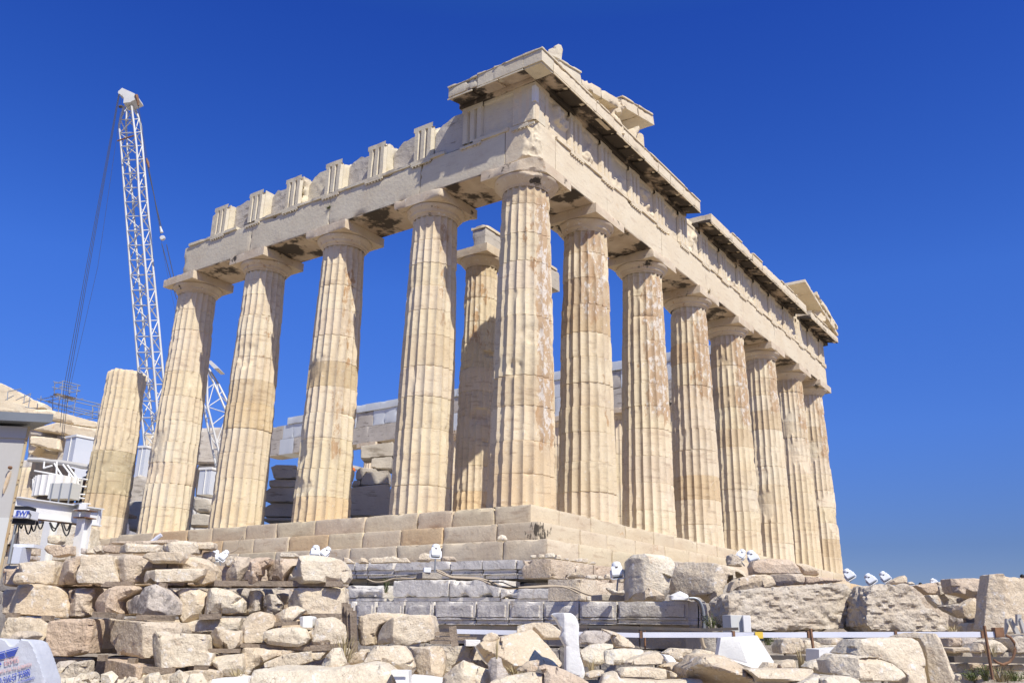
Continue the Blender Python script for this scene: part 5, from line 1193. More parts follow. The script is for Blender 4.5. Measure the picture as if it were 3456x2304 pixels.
for s_, D_, m_ in [('60,1690 130,1684 240,1700 300,1712 300,1800 60,1800', 38, 'tan'), ('60,1770 180,1762 300,1775 300,1890 60,1890', 28, 'cream'), ('438,1612 470,1600 500,1610 500,1700 436,1700', 44.5, 'oldgrey'), ('430,1690 500,1690 500,1790 430,1790', 41, 'oldgrey'), ('0,1560 110,1545 122,1640 100,1760 0,1760', 60, 'oldgrey')]:
    stone([tuple(map(float, t.split(','))) for t in s_.split()], D_, T=.9, m=m_, name='wall_block', parent=T0, vox=.06, bev=.4)
def px(sc, ox, oy, s): return [(ox+float(a)/sc, oy+float(b)/sc) for a, b in (t.split(',') for t in s.split())]
def A3(p, D): return at(p[0], p[1], D)
# ================================================================== SITE EQUIPMENT ON THE PLATFORM
def box_thing(u0, v0, u1, v1, D, depth, yaw, name, label, cat, m, part='wall', group=None):
    a = at(u0, v1, D); t = empty(name, a); tag(t, label, cat, group)
    c = at(u1, v0, D); w = (c-a).dot(HR); h = c.z-a.z
    Mx = Matrix.Translation(a) @ Matrix(((HR.x, HF.x, 0, 0), (HR.y, HF.y, 0, 0), (0, 0, 1, 0), (0, 0, 0, 1))) @ Matrix.Rotation(yaw, 4, 'Z')
    return t, Mx, w, h
def container(u0, v0, u1, v1, D, depth, yaw, label):
    t, Mx, w, h = box_thing(u0, v0, u1, v1, D, depth, yaw, 'site_container', label, 'container', 'container')
    b = MB(); b.bx((0, 0, 0), (w, depth, h), Mx); b.build('wall', 'container', t)
    b = MB(); b.bx((-.05, -.05, h+.002), (w+.05, depth+.05, h+.12), Mx); b.build('roof', 'white', t)
    b = MB()
    for x in np.arange(.6, w, 1.2): b.bx((x, -.012, .05), (x+.04, -.002, h-.05), Mx)
    b.build('rib', 'container', t)['kind'] = 'stuff'
    b = MB(); b.bx((w*.55, -.05, .0), (w*.58, -.004, h), Mx); b.build('frame_post', 'white', t)
    return t
container(196, 1480, 285, 1630, 47, 2.2, R(-34), 'tall white sheeted site hut between the cabin and the column stump')
container(452, 1512, 500, 1612, 46, 2.5, R(-20), 'white site container seen between the column stump and the next column')
container(664, 1586, 722, 1668, 45, 2.5, R(-20), 'white site container in the gap right of the outermost tall column')
container(450, 1700, 500, 1745, 43, 2.0, R(-10), 'low white container at the foot of the gap beside the stump')
# new marble drum on the work platform
def drum():
    p = at(188, 1680, 36); t = empty('column_drum', p); tag(t, 'new white fluted column drum waiting on the work platform', 'column drum')
    H_ = at(188, 1612, 36).z-p.z; V = []; n = 160
    for z in (0, H_):
        for k in range(n):
            f = ((k % 8)/8-.5)*2; r = .90*(1-.07*(1-f*f)); a = 2*math.pi*k/n; V.append((p.x+r*math.cos(a), p.y+r*math.sin(a), p.z+z))
    b = MB(); b.add(V, [(k, (k+1) % n, n+(k+1) % n, n+k) for k in range(n)]+[tuple(range(n, 2*n)), tuple(range(n-1, -1, -1))]); b.build('drum_body', 'newmarble', t)
    b = MB(); b.lathe([(.7, -.12), (.7, 0)], tuple(p), 16); b.build('pallet', 'darksteel', t)
drum()
t, Mx, w, h = box_thing(160, 1632, 256, 1682, 33.5, .5, R(-12), 'equipment_box', 'grey beige cabinet on thin legs in front of the white drum', 'cabinet', 'sheet')
b = MB(); b.bx((0, 0, 0), (w, .5, h), Mx); b.build('body', 'sheet', t)
for k in (.12, .5, .94):
    b = MB(); b.bx((w*k, -.03, -.55), (w*k+.05, -.002, h), Mx); b.build('leg', 'scaf', t)
# work platform (deck, railing, canvas roll) carrying the drum
wp = empty('work_platform', at(200, 1690, 36)); tag(wp, 'steel work platform with railings and rolled canvas behind the gantry beam', 'platform')
b = MB(); P_ = [at(60, 1684, 36), at(330, 1700, 36)]; b.prism([P_[0], P_[1], P_[1]+HF*4, P_[0]+HF*4], (0, 0, -.12)); b.build('deck', 'wood', wp)
b = MB(); b.tube([A3(q, 36.5) for q in px(4.48, 0, 1550, '430,0 620,10 760,30 900,45 1100,70 1250,100 1360,115')], [.10, .11, .09, .12, .10, .12, .10], 8); b.build('canvas_roll', 'cabin', wp)
for s_ in ['520,170 720,205 1050,265 1330,305', '510,280 640,300', '950,75 1175,360', '1020,85 1200,330', '670,30 660,130', '655,130 790,90', '820,60 960,280', '1185,310 1175,480', '1180,400 1310,412', '1050,180 1040,270', '1150,520 1290,530', '1145,575 1285,590', '500,290 495,560', '860,30 850,300']:
    b = MB(); b.tube([A3(q, 35.9) for q in px(4.48, 0, 1550, s_)], .035, 6); b.build('railing', 'white', wp)
for uu in (70, 150, 230, 320):
    b = MB(); q0 = at(uu, 1690, 36.5); b.tube([q0, Vector((q0.x, q0.y, -1.0))], .06, 6); b.build('support_leg', 'scaf', wp)
b = MB(); q0, q1 = at(110, 1555, 39), at(172, 1612, 39); b.prism([q0, Vector((q1.x, q1.y, q0.z)), q1, Vector((q0.x, q0.y, q1.z))], HF*2); b.build('dark_interior', 'darksteel', wp)  # plain dark box in place of the dark scaffolding interior
# scaffolding tower on the far ruin
sc_ = empty('scaffolding', at(240, 1330, 62)); tag(sc_, 'grey tube scaffolding rising above the far ruin wall against the sky', 'scaffolding')
for s_ in ['805,390 1100,460', '950,380 1215,450', '820,425 960,385', '1060,485 1215,450', '790,475 1080,540', '900,460 1215,530', '805,515 990,465', '1030,565 1215,530', '830,395 820,580', '950,380 930,600', '1060,470 1050,600', '1180,440 1150,630',
           '560,650 1550,880', '760,605 1540,790', '870,580 1545,740', '600,660 920,600', '680,690 1000,640', '720,700 1510,915', '800,780 1410,915', '960,690 1260,650', '1040,760 1120,745', '1400,755 1520,735', '1160,905 1480,840', '1320,960 1470,940', '1000,865 1090,850',
           '1145,640 1110,900', '905,600 880,850', '800,600 795,820', '1025,650 1015,780', '1400,755 1395,960', '1500,740 1480,980', '620,610 615,690', '1420,800 1405,830', '80,670 210,600', '120,540 110,670', '130,540 320,500', '370,590 360,720', '460,570 430,780', '240,670 470,570', '340,720 470,670', '380,775 560,805', '570,720 560,800']:
    b = MB(); b.tube([A3(q, 62+((len(s_)*7) % 5)*.25) for q in px(4.48, 0, 1200, s_)], .032, 5); b.build('scaffold_tube', 'scaf', sc_)
b = MB(); q = [A3(x, 62) for x in px(4.48, 0, 1200, '805,580 865,562 1150,635 1090,655')]; b.prism(q, (0, 0, -.08)); b.build('deck', 'wood', sc_)

# ================================================================== CRANES
def lattice(root, chords, step, rc, rbr, m='cranewhite', name_c='chord', name_b='brace'):
    """chords: list of polylines (same count); braces between neighbours"""
    def samp(pl, t):
        L_ = [0]; 
        for a, c in zip(pl, pl[1:]): L_.append(L_[-1]+(c-a).length)
        d = t*L_[-1]
        for i in range(len(pl)-1):
            if d <= L_[i+1]+1e-6: return pl[i].lerp(pl[i+1], (d-L_[i])/max(1e-6, L_[i+1]-L_[i]))
        return pl[-1]
    for c in chords:
        b = MB(); b.tube(c, rc, 6); b.build(name_c, m, root)
    L_ = sum((c-a).length for a, c in zip(chords[0], chords[0][1:])); n = int(L_/step)
    for i in range(len(chords)):
        c0, c1 = chords[i], chords[(i+1) % len(chords)]
        if len(chords) == 2 and i == 1: break
        b = MB()
        for k in range(n):
            p0, p1 = samp(c0, k/n), samp(c1, (k+1)/n); r0, r1 = samp(c0, (k+.5)/n), samp(c1, (k+.5)/n)
            if k % 2: p0, p1 = samp(c1, k/n), samp(c0, (k+1)/n)
            b.tube([p0, p1], rbr, 5, cap=False)
            b.tube([samp(c0, k/n), samp(c1, k/n)], rbr, 5, cap=False)
        b.build(name_b, m, root)
cr = empty('tower_crane', at(530, 1500, 50)); tag(cr, 'tall white lattice crane boom rising left of the temple', 'crane')
vs = [359, 422, 497, 663, 927, 1100, 1300, 1520, 1700]
uA = [418, 402, 409, 421, 441, 455, 471, 489, 503]; uB = [444, 452, 461, 470, 493, 507, 524, 541, 556]; uC = [455, 475, 481, 496, 519, 536, 554, 575, 590]
cA = [at(u, v, 50) for u, v in zip(uA, vs)]; cB = [at(u, v, 49.1) for u, v in zip(uB, vs)]; cC = [at(u, v, 49.9) for u, v in zip(uC, vs)]; cD = [a+c-b_ for a, b_, c in zip(cA, cB, cC)]
lattice(cr, [cA, cB, cC, cD], 1.02, .068, .036)
b = MB(); b.prism([at(u, v, 49.0) for u, v in [(405, 303), (412, 297), (452, 315), (462, 322), (466, 332), (444, 342), (440, 345), (416, 348), (418, 330), (405, 318), (402, 310)]], HF*.9); b.build('boom_head', 'cranewhite', cr)
b = MB(); p = at(407, 311, 49.2)
b.lathe([(.17, 0), (.17, .5)], (0, 0, 0), 16, Matrix.Translation(p) @ HF.to_track_quat('Z', 'Y').to_matrix().to_4x4()); b.build('sheave', 'cranewhite', cr)
b = MB(); b.tube([at(460, 322, 49), at(465, 340, 49), at(467, 357, 49)], [.12, .09, .06], 6); b.build('sheave_arm', 'rust', cr)
b = MB(); b.tube([at(396, 476, 49), at(452, 458, 48.9)], .05, 6); b.build('rusty_spreader', 'rust', cr)
for pts_, r_ in [([(404, 318), (232, 1300), (214, 1480)], .016), ([(402, 318), (225, 1300), (208, 1480)], .016), ([(400, 318), (217, 1300), (203, 1440)], .016), ([(413, 320), (400, 420), (330, 900), (236, 1310)], .010),
                 ([(466, 357), (492, 530)], .018), ([(500, 560), (541, 765)], .03), ([(496, 560), (546, 770)], .016), ([(546, 822), (596, 1010)], .024), ([(562, 825), (590, 950), (612, 1030)], .024), ([(468, 360), (560, 900), (600, 1090)], .008)]:
    b = MB(); b.tube([at(u, v, 49) for u, v in pts_], r_, 5); b.build('cable', 'cable', cr)
b = MB(); b.tube([at(494, 535, 49), at(498, 548, 49), at(503, 566, 49)], [.06, .10, .05], 6); b.build('rope_clamp', 'rust', cr)
b = MB(); b.tube([at(541, 765, 49), at(546, 785, 49)], [.05, .10], 8); b.lathe([(.13, 0), (.16, .05), (.16, .17), (.13, .22)], (0, 0, 0), 16, Matrix.Translation(at(551, 806, 49.1)) @ (-HF).to_track_quat('Z', 'Y').to_matrix().to_4x4()); b.build('hook_block', 'cranewhite', cr)
b = MB(); b.lathe([(.10, 0), (.10, .2)], (0, 0, 0), 10, Matrix.Translation(at(402, 360, 49)) @ HR.to_track_quat('Z', 'Y').to_matrix().to_4x4()); b.build('limit_weight', 'darksteel', cr)
b = MB(); q0 = at(540, 1700, 50); b.bx((q0.x-2, q0.y-2, -.0), (q0.x+2, q0.y+2, q0.z+.4)); b.build('crane_base', 'cranewhite', cr)
c2 = empty('derrick_crane', at(715, 1600, 46)); tag(c2, 'smaller white lattice derrick with a flat plate on top, between two flank columns', 'crane')
k1 = [at(692, 1252, 46), at(686, 1370, 46), at(730, 1575, 46), at(745, 1680, 46)]; k2 = [at(698, 1250, 45.4), at(700, 1370, 45.4), at(752, 1575, 45.4), at(775, 1680, 45.4)]
k3 = [at(700, 1247, 46), at(730, 1310, 46), at(790, 1450, 46), at(850, 1600, 46)]; k4 = [at(705, 1244, 46.8), at(740, 1300, 46.8), at(805, 1430, 46.8), at(870, 1570, 46.8)]
lattice(c2, [k1, k2], .8, .06, .03); lattice(c2, [k3, k4], .8, .06, .03); lattice(c2, [k2, k3], .9, .05, .028)
b = MB(); b.prism([at(u, v, 45.6) for u, v in [(698, 1218), (712, 1216), (737, 1242), (722, 1243)]], HF*1.2); b.build('top_plate', 'cranewhite', c2)
b = MB(); b.tube([at(702, 1222, 45.8), at(698, 1250, 45.8)], .05, 6); b.build('plate_post', 'cranewhite', c2)
ch = empty('chain_hoist', at(1196, 1580, 36)); tag(ch, 'orange chain hoist hanging from a white beam between the flank columns', 'hoist')
b = MB(); b.prism([at(u, v, 36) for u, v in [(1150, 1560), (1218, 1575), (1214, 1583), (1150, 1579)]], HF*.3); b.build('beam', 'cranewhite', ch)
b = MB(); b.grid(tuple(at(1190, 1588, 35.9)), tuple(at(1190, 1588, 35.9)+Vector((.17, .12, .14))), res=.05, chip=0); b.build('hoist_body', 'orange', ch)
b = MB(); b.tube([at(1194, 1586, 35.9), at(1192, 1600, 35.9), at(1190, 1625, 35.9)], [.03, .06, .015], 6); b.build('hook', 'darksteel', ch)

# ================================================================== GANTRY WITH HOIST
ga = empty('gantry_crane', at(262, 1871, 15.3)); tag(ga, 'white gantry with rusty edges, posts and beam standing behind the stone stack', 'gantry')
def ibeam(name, p, q_, h, w, web, m='white'):
    d = (q_-p).normalized(); s_ = Vector((0, 0, 1)).cross(d).normalized(); b = MB()
    def slab_(z0, z1, hw):
        b.prism([p+Vector((0, 0, z0))-s_*hw, p+Vector((0, 0, z0))+s_*hw, p+Vector((0, 0, z1))+s_*hw, p+Vector((0, 0, z1))-s_*hw], q_-p)
    slab_(0, .018, w/2); slab_(h-.018, h, w/2); slab_(.0185, h-.0185, web/2)
    return b.build(name, m, ga)
p, q_ = at(40, 1741, 14.4), at(331, 1775, 16.2)
ibeam('beam', p, q_, .315, .16, .012)
b = MB(); b.prism([p+Vector((0, 0, -.012))-HF*.09, p+Vector((0, 0, -.002))-HF*.09, p+Vector((0, 0, -.002))+HF*.07, p+Vector((0, 0, -.012))+HF*.07], (q_-p)*.72); b.build('rusty_flange_edge', 'rust', ga)
b = MB(); b.prism([q_-HR*.005+HF*-.08, q_+HF*-.08, q_+HF*.08, q_-HR*.005+HF*.08], (0, 0, .31)); b.build('end_plate', 'white', ga)
ibeam('cross_beam', at(287, 1719, 15.1), at(205, 1728, 16.6), .115, .14, .012)
b = MB(); a_ = at(265, 1718, 15.0); b.bx((0, 0, 0), (.118, .05, .10), Matrix.Translation(a_) @ Matrix(((HR.x, HF.x, 0, 0), (HR.y, HF.y, 0, 0), (0, 0, 1, 0), (0, 0, 0, 1)))); b.build('cross_beam_end', 'white', ga)
def post(u0, u1, vt, vb, D, label=None):
    a_ = at(u0, vb, D); c_ = at(u1, vb, D); top = at((u0+u1)/2, vt, D).z; w = (c_-a_).length
    Mx = Matrix.Translation((a_.x, a_.y, -3.6)) @ Matrix(((HR.x, HF.x, 0, 0), (HR.y, HF.y, 0, 0), (0, 0, 1, 0), (0, 0, 0, 1))) @ Matrix.Rotation(R(-18), 4, 'Z'); H_ = top+3.6
    b = MB(); b.bx((0, 0, 0), (w, .014, H_), Mx); b.bx((0, w, 0), (w, w+.014, H_), Mx); b.bx((w*.47, .0145, 0), (w*.53, w-.001, H_), Mx)
    o = b.build('post', 'white', ga, label); return Mx, w, H_
Mx, w, H_ = post(240, 272, 1748, 1871, 15.3, 'front post with rusty bearing plates')
b = MB()
for z, e in ((H_+.002, .05), (H_+.125, .05)): b.bx((-e, -e, z), (w+e, w+e, z+.018), Mx)
b.build('bearing_plate', 'rust', ga)
b = MB(); b.bx((w*.2, .02, H_+.021), (w*.8, w-.02, H_+.124), Mx); b.build('bearing', 'white', ga)
post(126, 156, 1757, 1885, 16.2, 'rear post in shadow under the beam')
hz = empty('hoist_trolley', at(75, 1750, 14.2)); tag(hz, 'dark hoist trolley with a white lettered nameplate under the gantry beam, beside the cabin', 'hoist')
Mh = lambda u, v, D: Matrix.Translation(at(u, v, D)) @ Matrix(((HR.x, HF.x, 0, 0), (HR.y, HF.y, 0, 0), (0, 0, 1, 0), (0, 0, 0, 1)))
def hb(u0, v0, u1, v1, D, dp, m, nm, par, rz=0):
    Mx = Mh(u0, v1, D) @ Matrix.Rotation(rz, 4, 'Z'); w = (at(u1, v1, D)-at(u0, v1, D)).length; h = at(u0, v0, D).z-at(u0, v1, D).z
    b = MB(); b.bx((0, 0, 0), (w, dp, h), Mx); return b.build(nm, m, par)
hb(30, 1748, 90, 1764, 14.1, .25, 'rubber', 'motor', hz); hb(40, 1706, 94, 1718, 14.1, .25, 'rubber', 'trolley', hz); hb(36, 1719, 95, 1746, 14.0, .3, 'lampwhite', 'nameplate', hz)
def text(s, u, v, D, size, m, par, rot=0, ext=.002, bold=0.0, sx=1.0, name='lettering', roll=0):
    cu = bpy.data.curves.new('t', 'FONT'); cu.body = s; cu.size = size; cu.extrude = ext; cu.offset = bold
    o = bpy.data.objects.new('t', cu); COL.objects.link(o); dg = bpy.context.evaluated_depsgraph_get(); me = bpy.data.meshes.new_from_object(o.evaluated_get(dg)); bpy.data.objects.remove(o)
    Mx = Matrix.Translation(at(u, v, D)) @ Matrix(((HR.x, 0, -HF.x, 0), (HR.y, 0, -HF.y, 0), (0, 1, 0, 0), (0, 0, 0, 1))) @ Matrix.Rotation(R(rot), 4, 'Z') @ Matrix.Diagonal((sx, 1, 1, 1))
    off = Vector((0, 0, 0)); q = par
    while q is not None: off += q.location; q = q.parent
    me.transform(Matrix.Translation(-off) @ Mx); me.materials.clear(); me.materials.append(M[m]); me.name = name
    return mesh_obj(name, me, par)
text('SWF', 52, 1737, 13.99, .105, 'blue', hz, rot=-1, bold=.0015, sx=1.05); text('KRANTECHNIK', 44, 1744, 13.99, .03, 'blue', hz, rot=-1)
for k, (x0, x1, sg) in enumerate([(290, 350, 120), (365, 490, 200), (460, 560, 150), (560, 660, 110), (750, 880, 130), (760, 900, 90), (930, 1080, 190), (960, 1060, 110)]):
    b = MB(); y0 = 905+x0*.06; pts_ = []
    for i in range(9):
        s_ = i/8; pts_.append(A3(px(4.48, 0, 1550, '%f,%f' % (x0+(x1-x0)*s_, y0+sg*math.sin(math.pi*s_)))[0], 14.9))
    b.tube(pts_, .012, 6); b.build('festoon_cable', 'rubber', hz)
for s_ in ['265,960 240,1040 215,1130', '285,970 275,1120 245,1270', '440,800 468,840 440,930']:
    b = MB(); b.tube([A3(q, 14.0) for q in px(4.48, 0, 1550, s_)], [.012, .009, .005], 6); b.build('hanging_cable', 'rubber', hz)
tag(hb(44, 1834, 114, 1845, 14.0, .3, 'lampwhite', 'cable_tray', None), 'short white tray sticking out beside the cabin wall', 'tray')
tag(hb(36, 1845, 64, 1900, 13.9, .3, 'container', 'white_cabinet', None), 'pale blue-white cabinet between the cabin and the stone stack', 'cabinet')

# ================================================================== CABIN
cb_ = empty('site_cabin', Vector((at(104, 1440, 7).x, at(104, 1440, 7).y, -4.8))); tag(cb_, 'cream painted site cabin with grey sheet roof at the left edge', 'cabin')
c0 = at(104, 1440, 7.0); zt = c0.z
Mc = Matrix.Translation((c0.x, c0.y, 0)) @ Matrix(((HR.x, HF.x, 0, 0), (HR.y, HF.y, 0, 0), (0, 0, 1, 0), (0, 0, 0, 1))) @ Matrix.Rotation(R(8), 4, 'Z')
b = MB(); b.prism([Mc @ Vector(q) for q in ((-3, 0, -4.85), (-.002, 0, -4.85), (-1.9, 2.3, -4.85), (-4.9, 2.3, -4.85))], (0, 0, zt+4.85)); b.build('wall', 'cabin', cb_)
b = MB(); b.prism([Mc @ Vector(q) for q in ((-3.2, -.12, zt+.02), (.20, -.12, zt+.02), (-1.9, 2.5, zt+.02), (-5.0, 2.5, zt+.02))], (0, 0, .07)); b.build('roof', 'roofgrey', cb_)
b = MB(); b.bx((-3, -.012, zt-.10), (-.02, -.002, zt-.005), Mc); b.build('fascia', 'cabin', cb_)
b = MB(); b.bx((-.022, -.010, -4.8), (-.003, -.001, zt), Mc); b.build('corner_strip', mat('yellowed_sealant', (.50, .43, .27), .7, (.42, .28, .14), 3), cb_)
b = MB(); b.bx((-.16, -.006, -4.7), (-.023, -.001, -2.40), Mc); b.build('patch_panel', 'sheet', cb_)
b = MB(); pb = at(36, 1578, 6.965); b.lathe([(.015, 0), (.013, .02), (.007, .03)], (0, 0, 0), 10, Matrix.Translation(pb) @ (-HF).to_track_quat('Z', 'Y').to_matrix().to_4x4()); b.build('bolt', 'rust', cb_)
b = MB(); b.prism([at(u, v, 6.963) for u, v in [(30, 1586), (36, 1588), (30, 1612), (20, 1640), (9, 1665), (12, 1640), (20, 1612)]], HF*.02); b.build('rust_stain', mat('rust_streak', (.60, .43, .24), .8, (.70, .62, .50), 14), cb_)
for (u, v) in [(62, 1620), (52, 1680), (42, 1740), (32, 1800), (22, 1860), (14, 1930), (75, 1560), (88, 1480)]:
    b = MB(); b.lathe([(.006, 0), (.004, .006)], (0, 0, 0), 8, Matrix.Translation(at(u, v, 6.968)) @ (-HF).to_track_quat('Z', 'Y').to_matrix().to_4x4()); b.build('rivet', 'rust', cb_)

# ================================================================== PRINTED SACK
DS = 6.6
def sack():
    root = empty('sack', Vector((at(50, 2250, DS).x, at(50, 2250, DS).y, -4.6))); tag(root, 'white woven sack with blue and faded red print at the lower left', 'sack')
    pts = uvs('A', '-260,1095 -60,1088 30,1095 62,1112 105,1168 145,1172 175,1140 205,1095 270,1104 325,1130 362,1205 385,1270 415,1350 440,1430 470,1520 520,1900 520,2300 -260,2300')
    stone(pts, DS, T=.26, m='bag', name='bag_body', parent=root, rough=.10, bev=.07, fac=0, vox=.014, tilt=.0)
    D_ = DS-.012
    def tx(s, x, y, size, m, rot, **k):
        (u, v), = uvs('A', '%f,%f' % (x, y)); return text(s, u, v, D_, size, m, root, rot=rot, ext=.001, **k)
    tx('ERMIS', 45, 1385, .062, 'pink', 14, sx=.64)
    tx('ΤΣΑΝΤΑ ΓΙΑ ΤΗ ΔΟΜΗΣΗ', -74, 1490, .033, 'pink', 15, sx=.66)
    tx('ΤΗΛ:210-57 75980', -72, 1612, .066, 'blue', 19, sx=.50)
    tx('(10 ΓΡΑΜΜΕΣ)', 178, 1580, .020, 'blue', 19, sx=.9)
    b = MB()
    for k in range(5):
        y = 1226+k*17
        for (xa, xb) in ((-60, 48+k*4), (58+k*4, 188-k*9)):
            q = [uvs('A', '%f,%f' % (x, yy))[0] for x, yy in ((xa, y+12-xa*.27+10), (xb, y+12-xb*.27+10), (xb+9, y-xb*.27+10), (xa+9, y-xa*.27+10))]
            b.prism([at(u, v, D_) for u, v in q], HF*.003)
    b.build('stripe_logo', 'blue', root)
    b = MB(); q = uvs('A', '-40,1325 0,1345 14,1372 -2,1378 -40,1380'); b.prism([at(u, v, D_) for u, v in q], HF*.003); b.build('arrow_mark', 'blue', root)
    b = MB(); b.tube([at(*uvs('A', s_)[0], DS+.01) for s_ in '288,1190 322,1225 352,1275 385,1340 415,1420 440,1500 462,1580'.split()], .005, 6); b.build('seam', 'lampwhite', root)
sack()
one_s = stone(uvs('A', '50,1120 62,1100 150,1010 260,1030 290,1070 230,1110 150,1180 90,1180'), 6.85, T=.25, m='tan', name='stone', label='brown stone showing in the mouth of the printed sack', cat='stone')

# ================================================================== FLOODLIGHTS
def flood(u, v, D, wpx, hpx, rot, yaw, label, foot=None, pole=None, tilt=0):
    """u,v = centre of housing"""
    c = at(u, v, D); s_ = D/F*1.0; w, h = wpx*s_*.92, hpx*s_*.92
    base = foot if foot else (u, v+hpx*.9)
    bz = at(base[0], base[1], D); root = empty('floodlight', bz); tag(root, label, 'floodlight', 'white floodlights set around the temple')
    Mx = Matrix.Translation(c) @ Matrix(((HR.x, HF.x, 0, 0), (HR.y, HF.y, 0, 0), (0, 0, 1, 0), (0, 0, 0, 1))) @ Matrix.Rotation(R(yaw), 4, 'Z') @ Matrix.Rotation(R(rot), 4, 'Y') @ Matrix.Rotation(R(-22+tilt), 4, 'X')
    b = MB(); V = []
    for z, ww, d0, d1 in ((-.5, .40, -.10, .42), (-.44, .47, -.20, .50), (.05, .50, -.26, .52), (.20, .46, -.2, .50)):
        for (x, y) in ((-ww, d0), (ww, d0), (ww, d1), (-ww, d1)): V.append(tuple(Mx @ Vector((x*w, y*w, z*h))))
    fc = [(3, 2, 1, 0), (12, 13, 14, 15)]+[(4*k+i, 4*k+(i+1) % 4, 4*k+4+(i+1) % 4, 4*k+4+i) for k in range(3) for i in range(4)]
    b.add(V, fc); o = b.build('housing', 'lampwhite', root); md = o.modifiers.new('b', 'BEVEL'); md.width = .02*w*4; md.segments = 2
    b = MB(); b.lathe([(.38*w, .1*h), (.42*w, .22*h), (.42*w, .40*h), (.34*w, .48*h), (.12*w, .51*h)], (0, .08*w, 0), 20, Mx); b.build('rear_cap', 'lampwhite', root)
    b = MB(); b.bx((-.10*w, -.30*w, .02*h), (.10*w, -.262*w, .28*h), Mx); b.build('latch', 'darksteel', root)
    b = MB(); b.bx((-.38*w, -.14*w, -.53*h), (.38*w, .36*w, -.501*h), Mx); b.build('glass_rim', 'scaf', root)
    b = MB(); b.tube([Mx @ Vector((-.56*w, .1*w, .0)), Mx @ Vector((-.58*w, .1*w, -.5*h)), Mx @ Vector((-.5*w, .1*w, -.62*h)), Mx @ Vector((.5*w, .1*w, -.62*h)), Mx @ Vector((.58*w, .1*w, -.5*h)), Mx @ Vector((.56*w, .1*w, .0))], .075*w, 6); b.build('yoke', 'lampwhite', root)
    b = MB(); y0 = Mx @ Vector((0, .1*w, -.62*h)); b.tube([y0, Vector((bz.x, bz.y, bz.z))], .08*w, 8); b.build('pole', 'scaf', root)
    return root
L8 = [('B', 398, 215, 18.5, 27, 38, -2, 8, 'floodlight on the stack gap, upright one of the left pair', (398, 375)), ('B', 492, 212, 18.3, 24, 38, 32, 10, 'floodlight leaning to the right, partner in the left pair', (455, 350)),
      ('B', 1458, 166, 18.3, 30, 38, 0, 5, 'floodlight behind the largest rounded boulder, upright one of its pair', (1458, 260)), ('B', 1570, 176, 18.2, 26, 38, 36, 0, 'floodlight leaning right behind the largest rounded boulder', (1540, 260)),
      ('C', 850, 165, 17.6, 34, 46, 2, 10, 'floodlight on a thin pole and concrete foot above the grey blocks', (838, 400)), ('D', 884, 366, 16.6, 40, 54, -6, -8, 'largest floodlight, on a pole and concrete slab beside the tall upright boulder', (880, 640)),
      ('E', 322, 200, 18.8, 26, 34, 28, -20, 'left one of the pair of floodlights at the foot of the columns', (355, 330)), ('E', 432, 222, 18.6, 32, 40, -22, -10, 'right one of the pair of floodlights at the foot of the columns', (420, 320)),
      ('E', 1452, 412, 17.5, 30, 36, -30, -12, 'first of three floodlights on the skyline right of the temple', (1465, 495)), ('E', 1678, 462, 17.2, 30, 36, -34, -12, 'middle one of three floodlights on the skyline right of the temple', (1690, 540)),
      ('F', 402, 436, 17.4, 27, 34, -30, -12, 'rightmost of three floodlights on the skyline right of the temple', (415, 515)), ('F', 922, 492, 24, 20, 20, -35, -12, 'distant small floodlight just above the beige blocks on the skyline', (930, 530))]
for (pa, x, y, D, w, h, ro, ya, lb, ft) in L8:
    flood(pu(pa, x), pv(y), D, w, h, ro, ya, lb, foot=(pu(pa, ft[0]), pv(ft[1])))
crate(pu('C', 705), pv(397), pu('C', 925), pv(460), 17.5, .45, 'concrete_foot', 'concrete foot under the thin lamp pole on the grey course', 'concrete foot', 'poros', yaw=R(20))
crate(pu('C', 722), pv(345), pu('C', 800), pv(396), 17.5, .2, 'junction_box', 'small white junction box on the concrete foot', 'junction box', 'lampwhite', yaw=R(10))
crate(pu('D', 728), pv(636), pu('D', 1022), pv(692), 16.4, .5, 'concrete_foot', 'wide concrete slab under the largest floodlight pole', 'concrete foot', 'poros', yaw=R(18))

# ================================================================== RAIL, POSTS, BEAMS, PIPES
rl_ = empty('cable_rail', at(2500, 2160, 12)); tag(rl_, 'long pale blue-white rail running across the rubble at eye level', 'rail')
def bar(pts_, D, hpx, dp, m, nm, par, lab=None, cat=None):
    b = MB()
    for (a, c) in zip(pts_, pts_[1:]):
        p0, p1 = at(*a, D), at(*c, D); h = hpx*D/F
        b.prism([p0, p0+Vector((0, 0, h)), p0+Vector((0, 0, h))+HF*dp, p0+HF*dp], p1-p0)
    o = b.build(nm, m, par)
    if par is None: tag(o, lab, cat)
    elif lab: o['label'] = lab
    return o
bar([(1541, 2137), (2160, 2150)], 12, 14, .07, 'railgrey', 'rail_length', rl_); bar([(2170, 2150), (2724, 2150)], 12, 16, .07, 'railgrey', 'rail_length', rl_); bar([(2738, 2150), (3364, 2149)], 12, 17, .07, 'railgrey', 'rail_length', rl_)
for u in (2163, 2477, 2731, 3025, 3318):
    bar([(u-3, 2152), (u+5, 2152)], 11.985, 22, .1, 'rust', 'strap', rl_)
bar([(2550, 2153), (2576, 2153)], 11.98, 20, .09, 'yellow', 'yellow_tape', rl_); bar([(3363, 2150), (3392, 2149)], 11.97, 30, .1, 'rust', 'end_clamp', rl_)
for (s_, D, lb) in [('1052,990 1100,1335', 11.85, 'rusty leaning post carrying the rail, by the white slab'), ('F1460,960 F1550,1530', 11.8, 'rusty leaning post carrying the rail near the right end')]:
    q = uvs('E', s_); b = MB(); b.tube([at(*q[0], D), at(*q[1], D)], .020, 5); tag(b.build('post', 'rust'), lb, 'post')
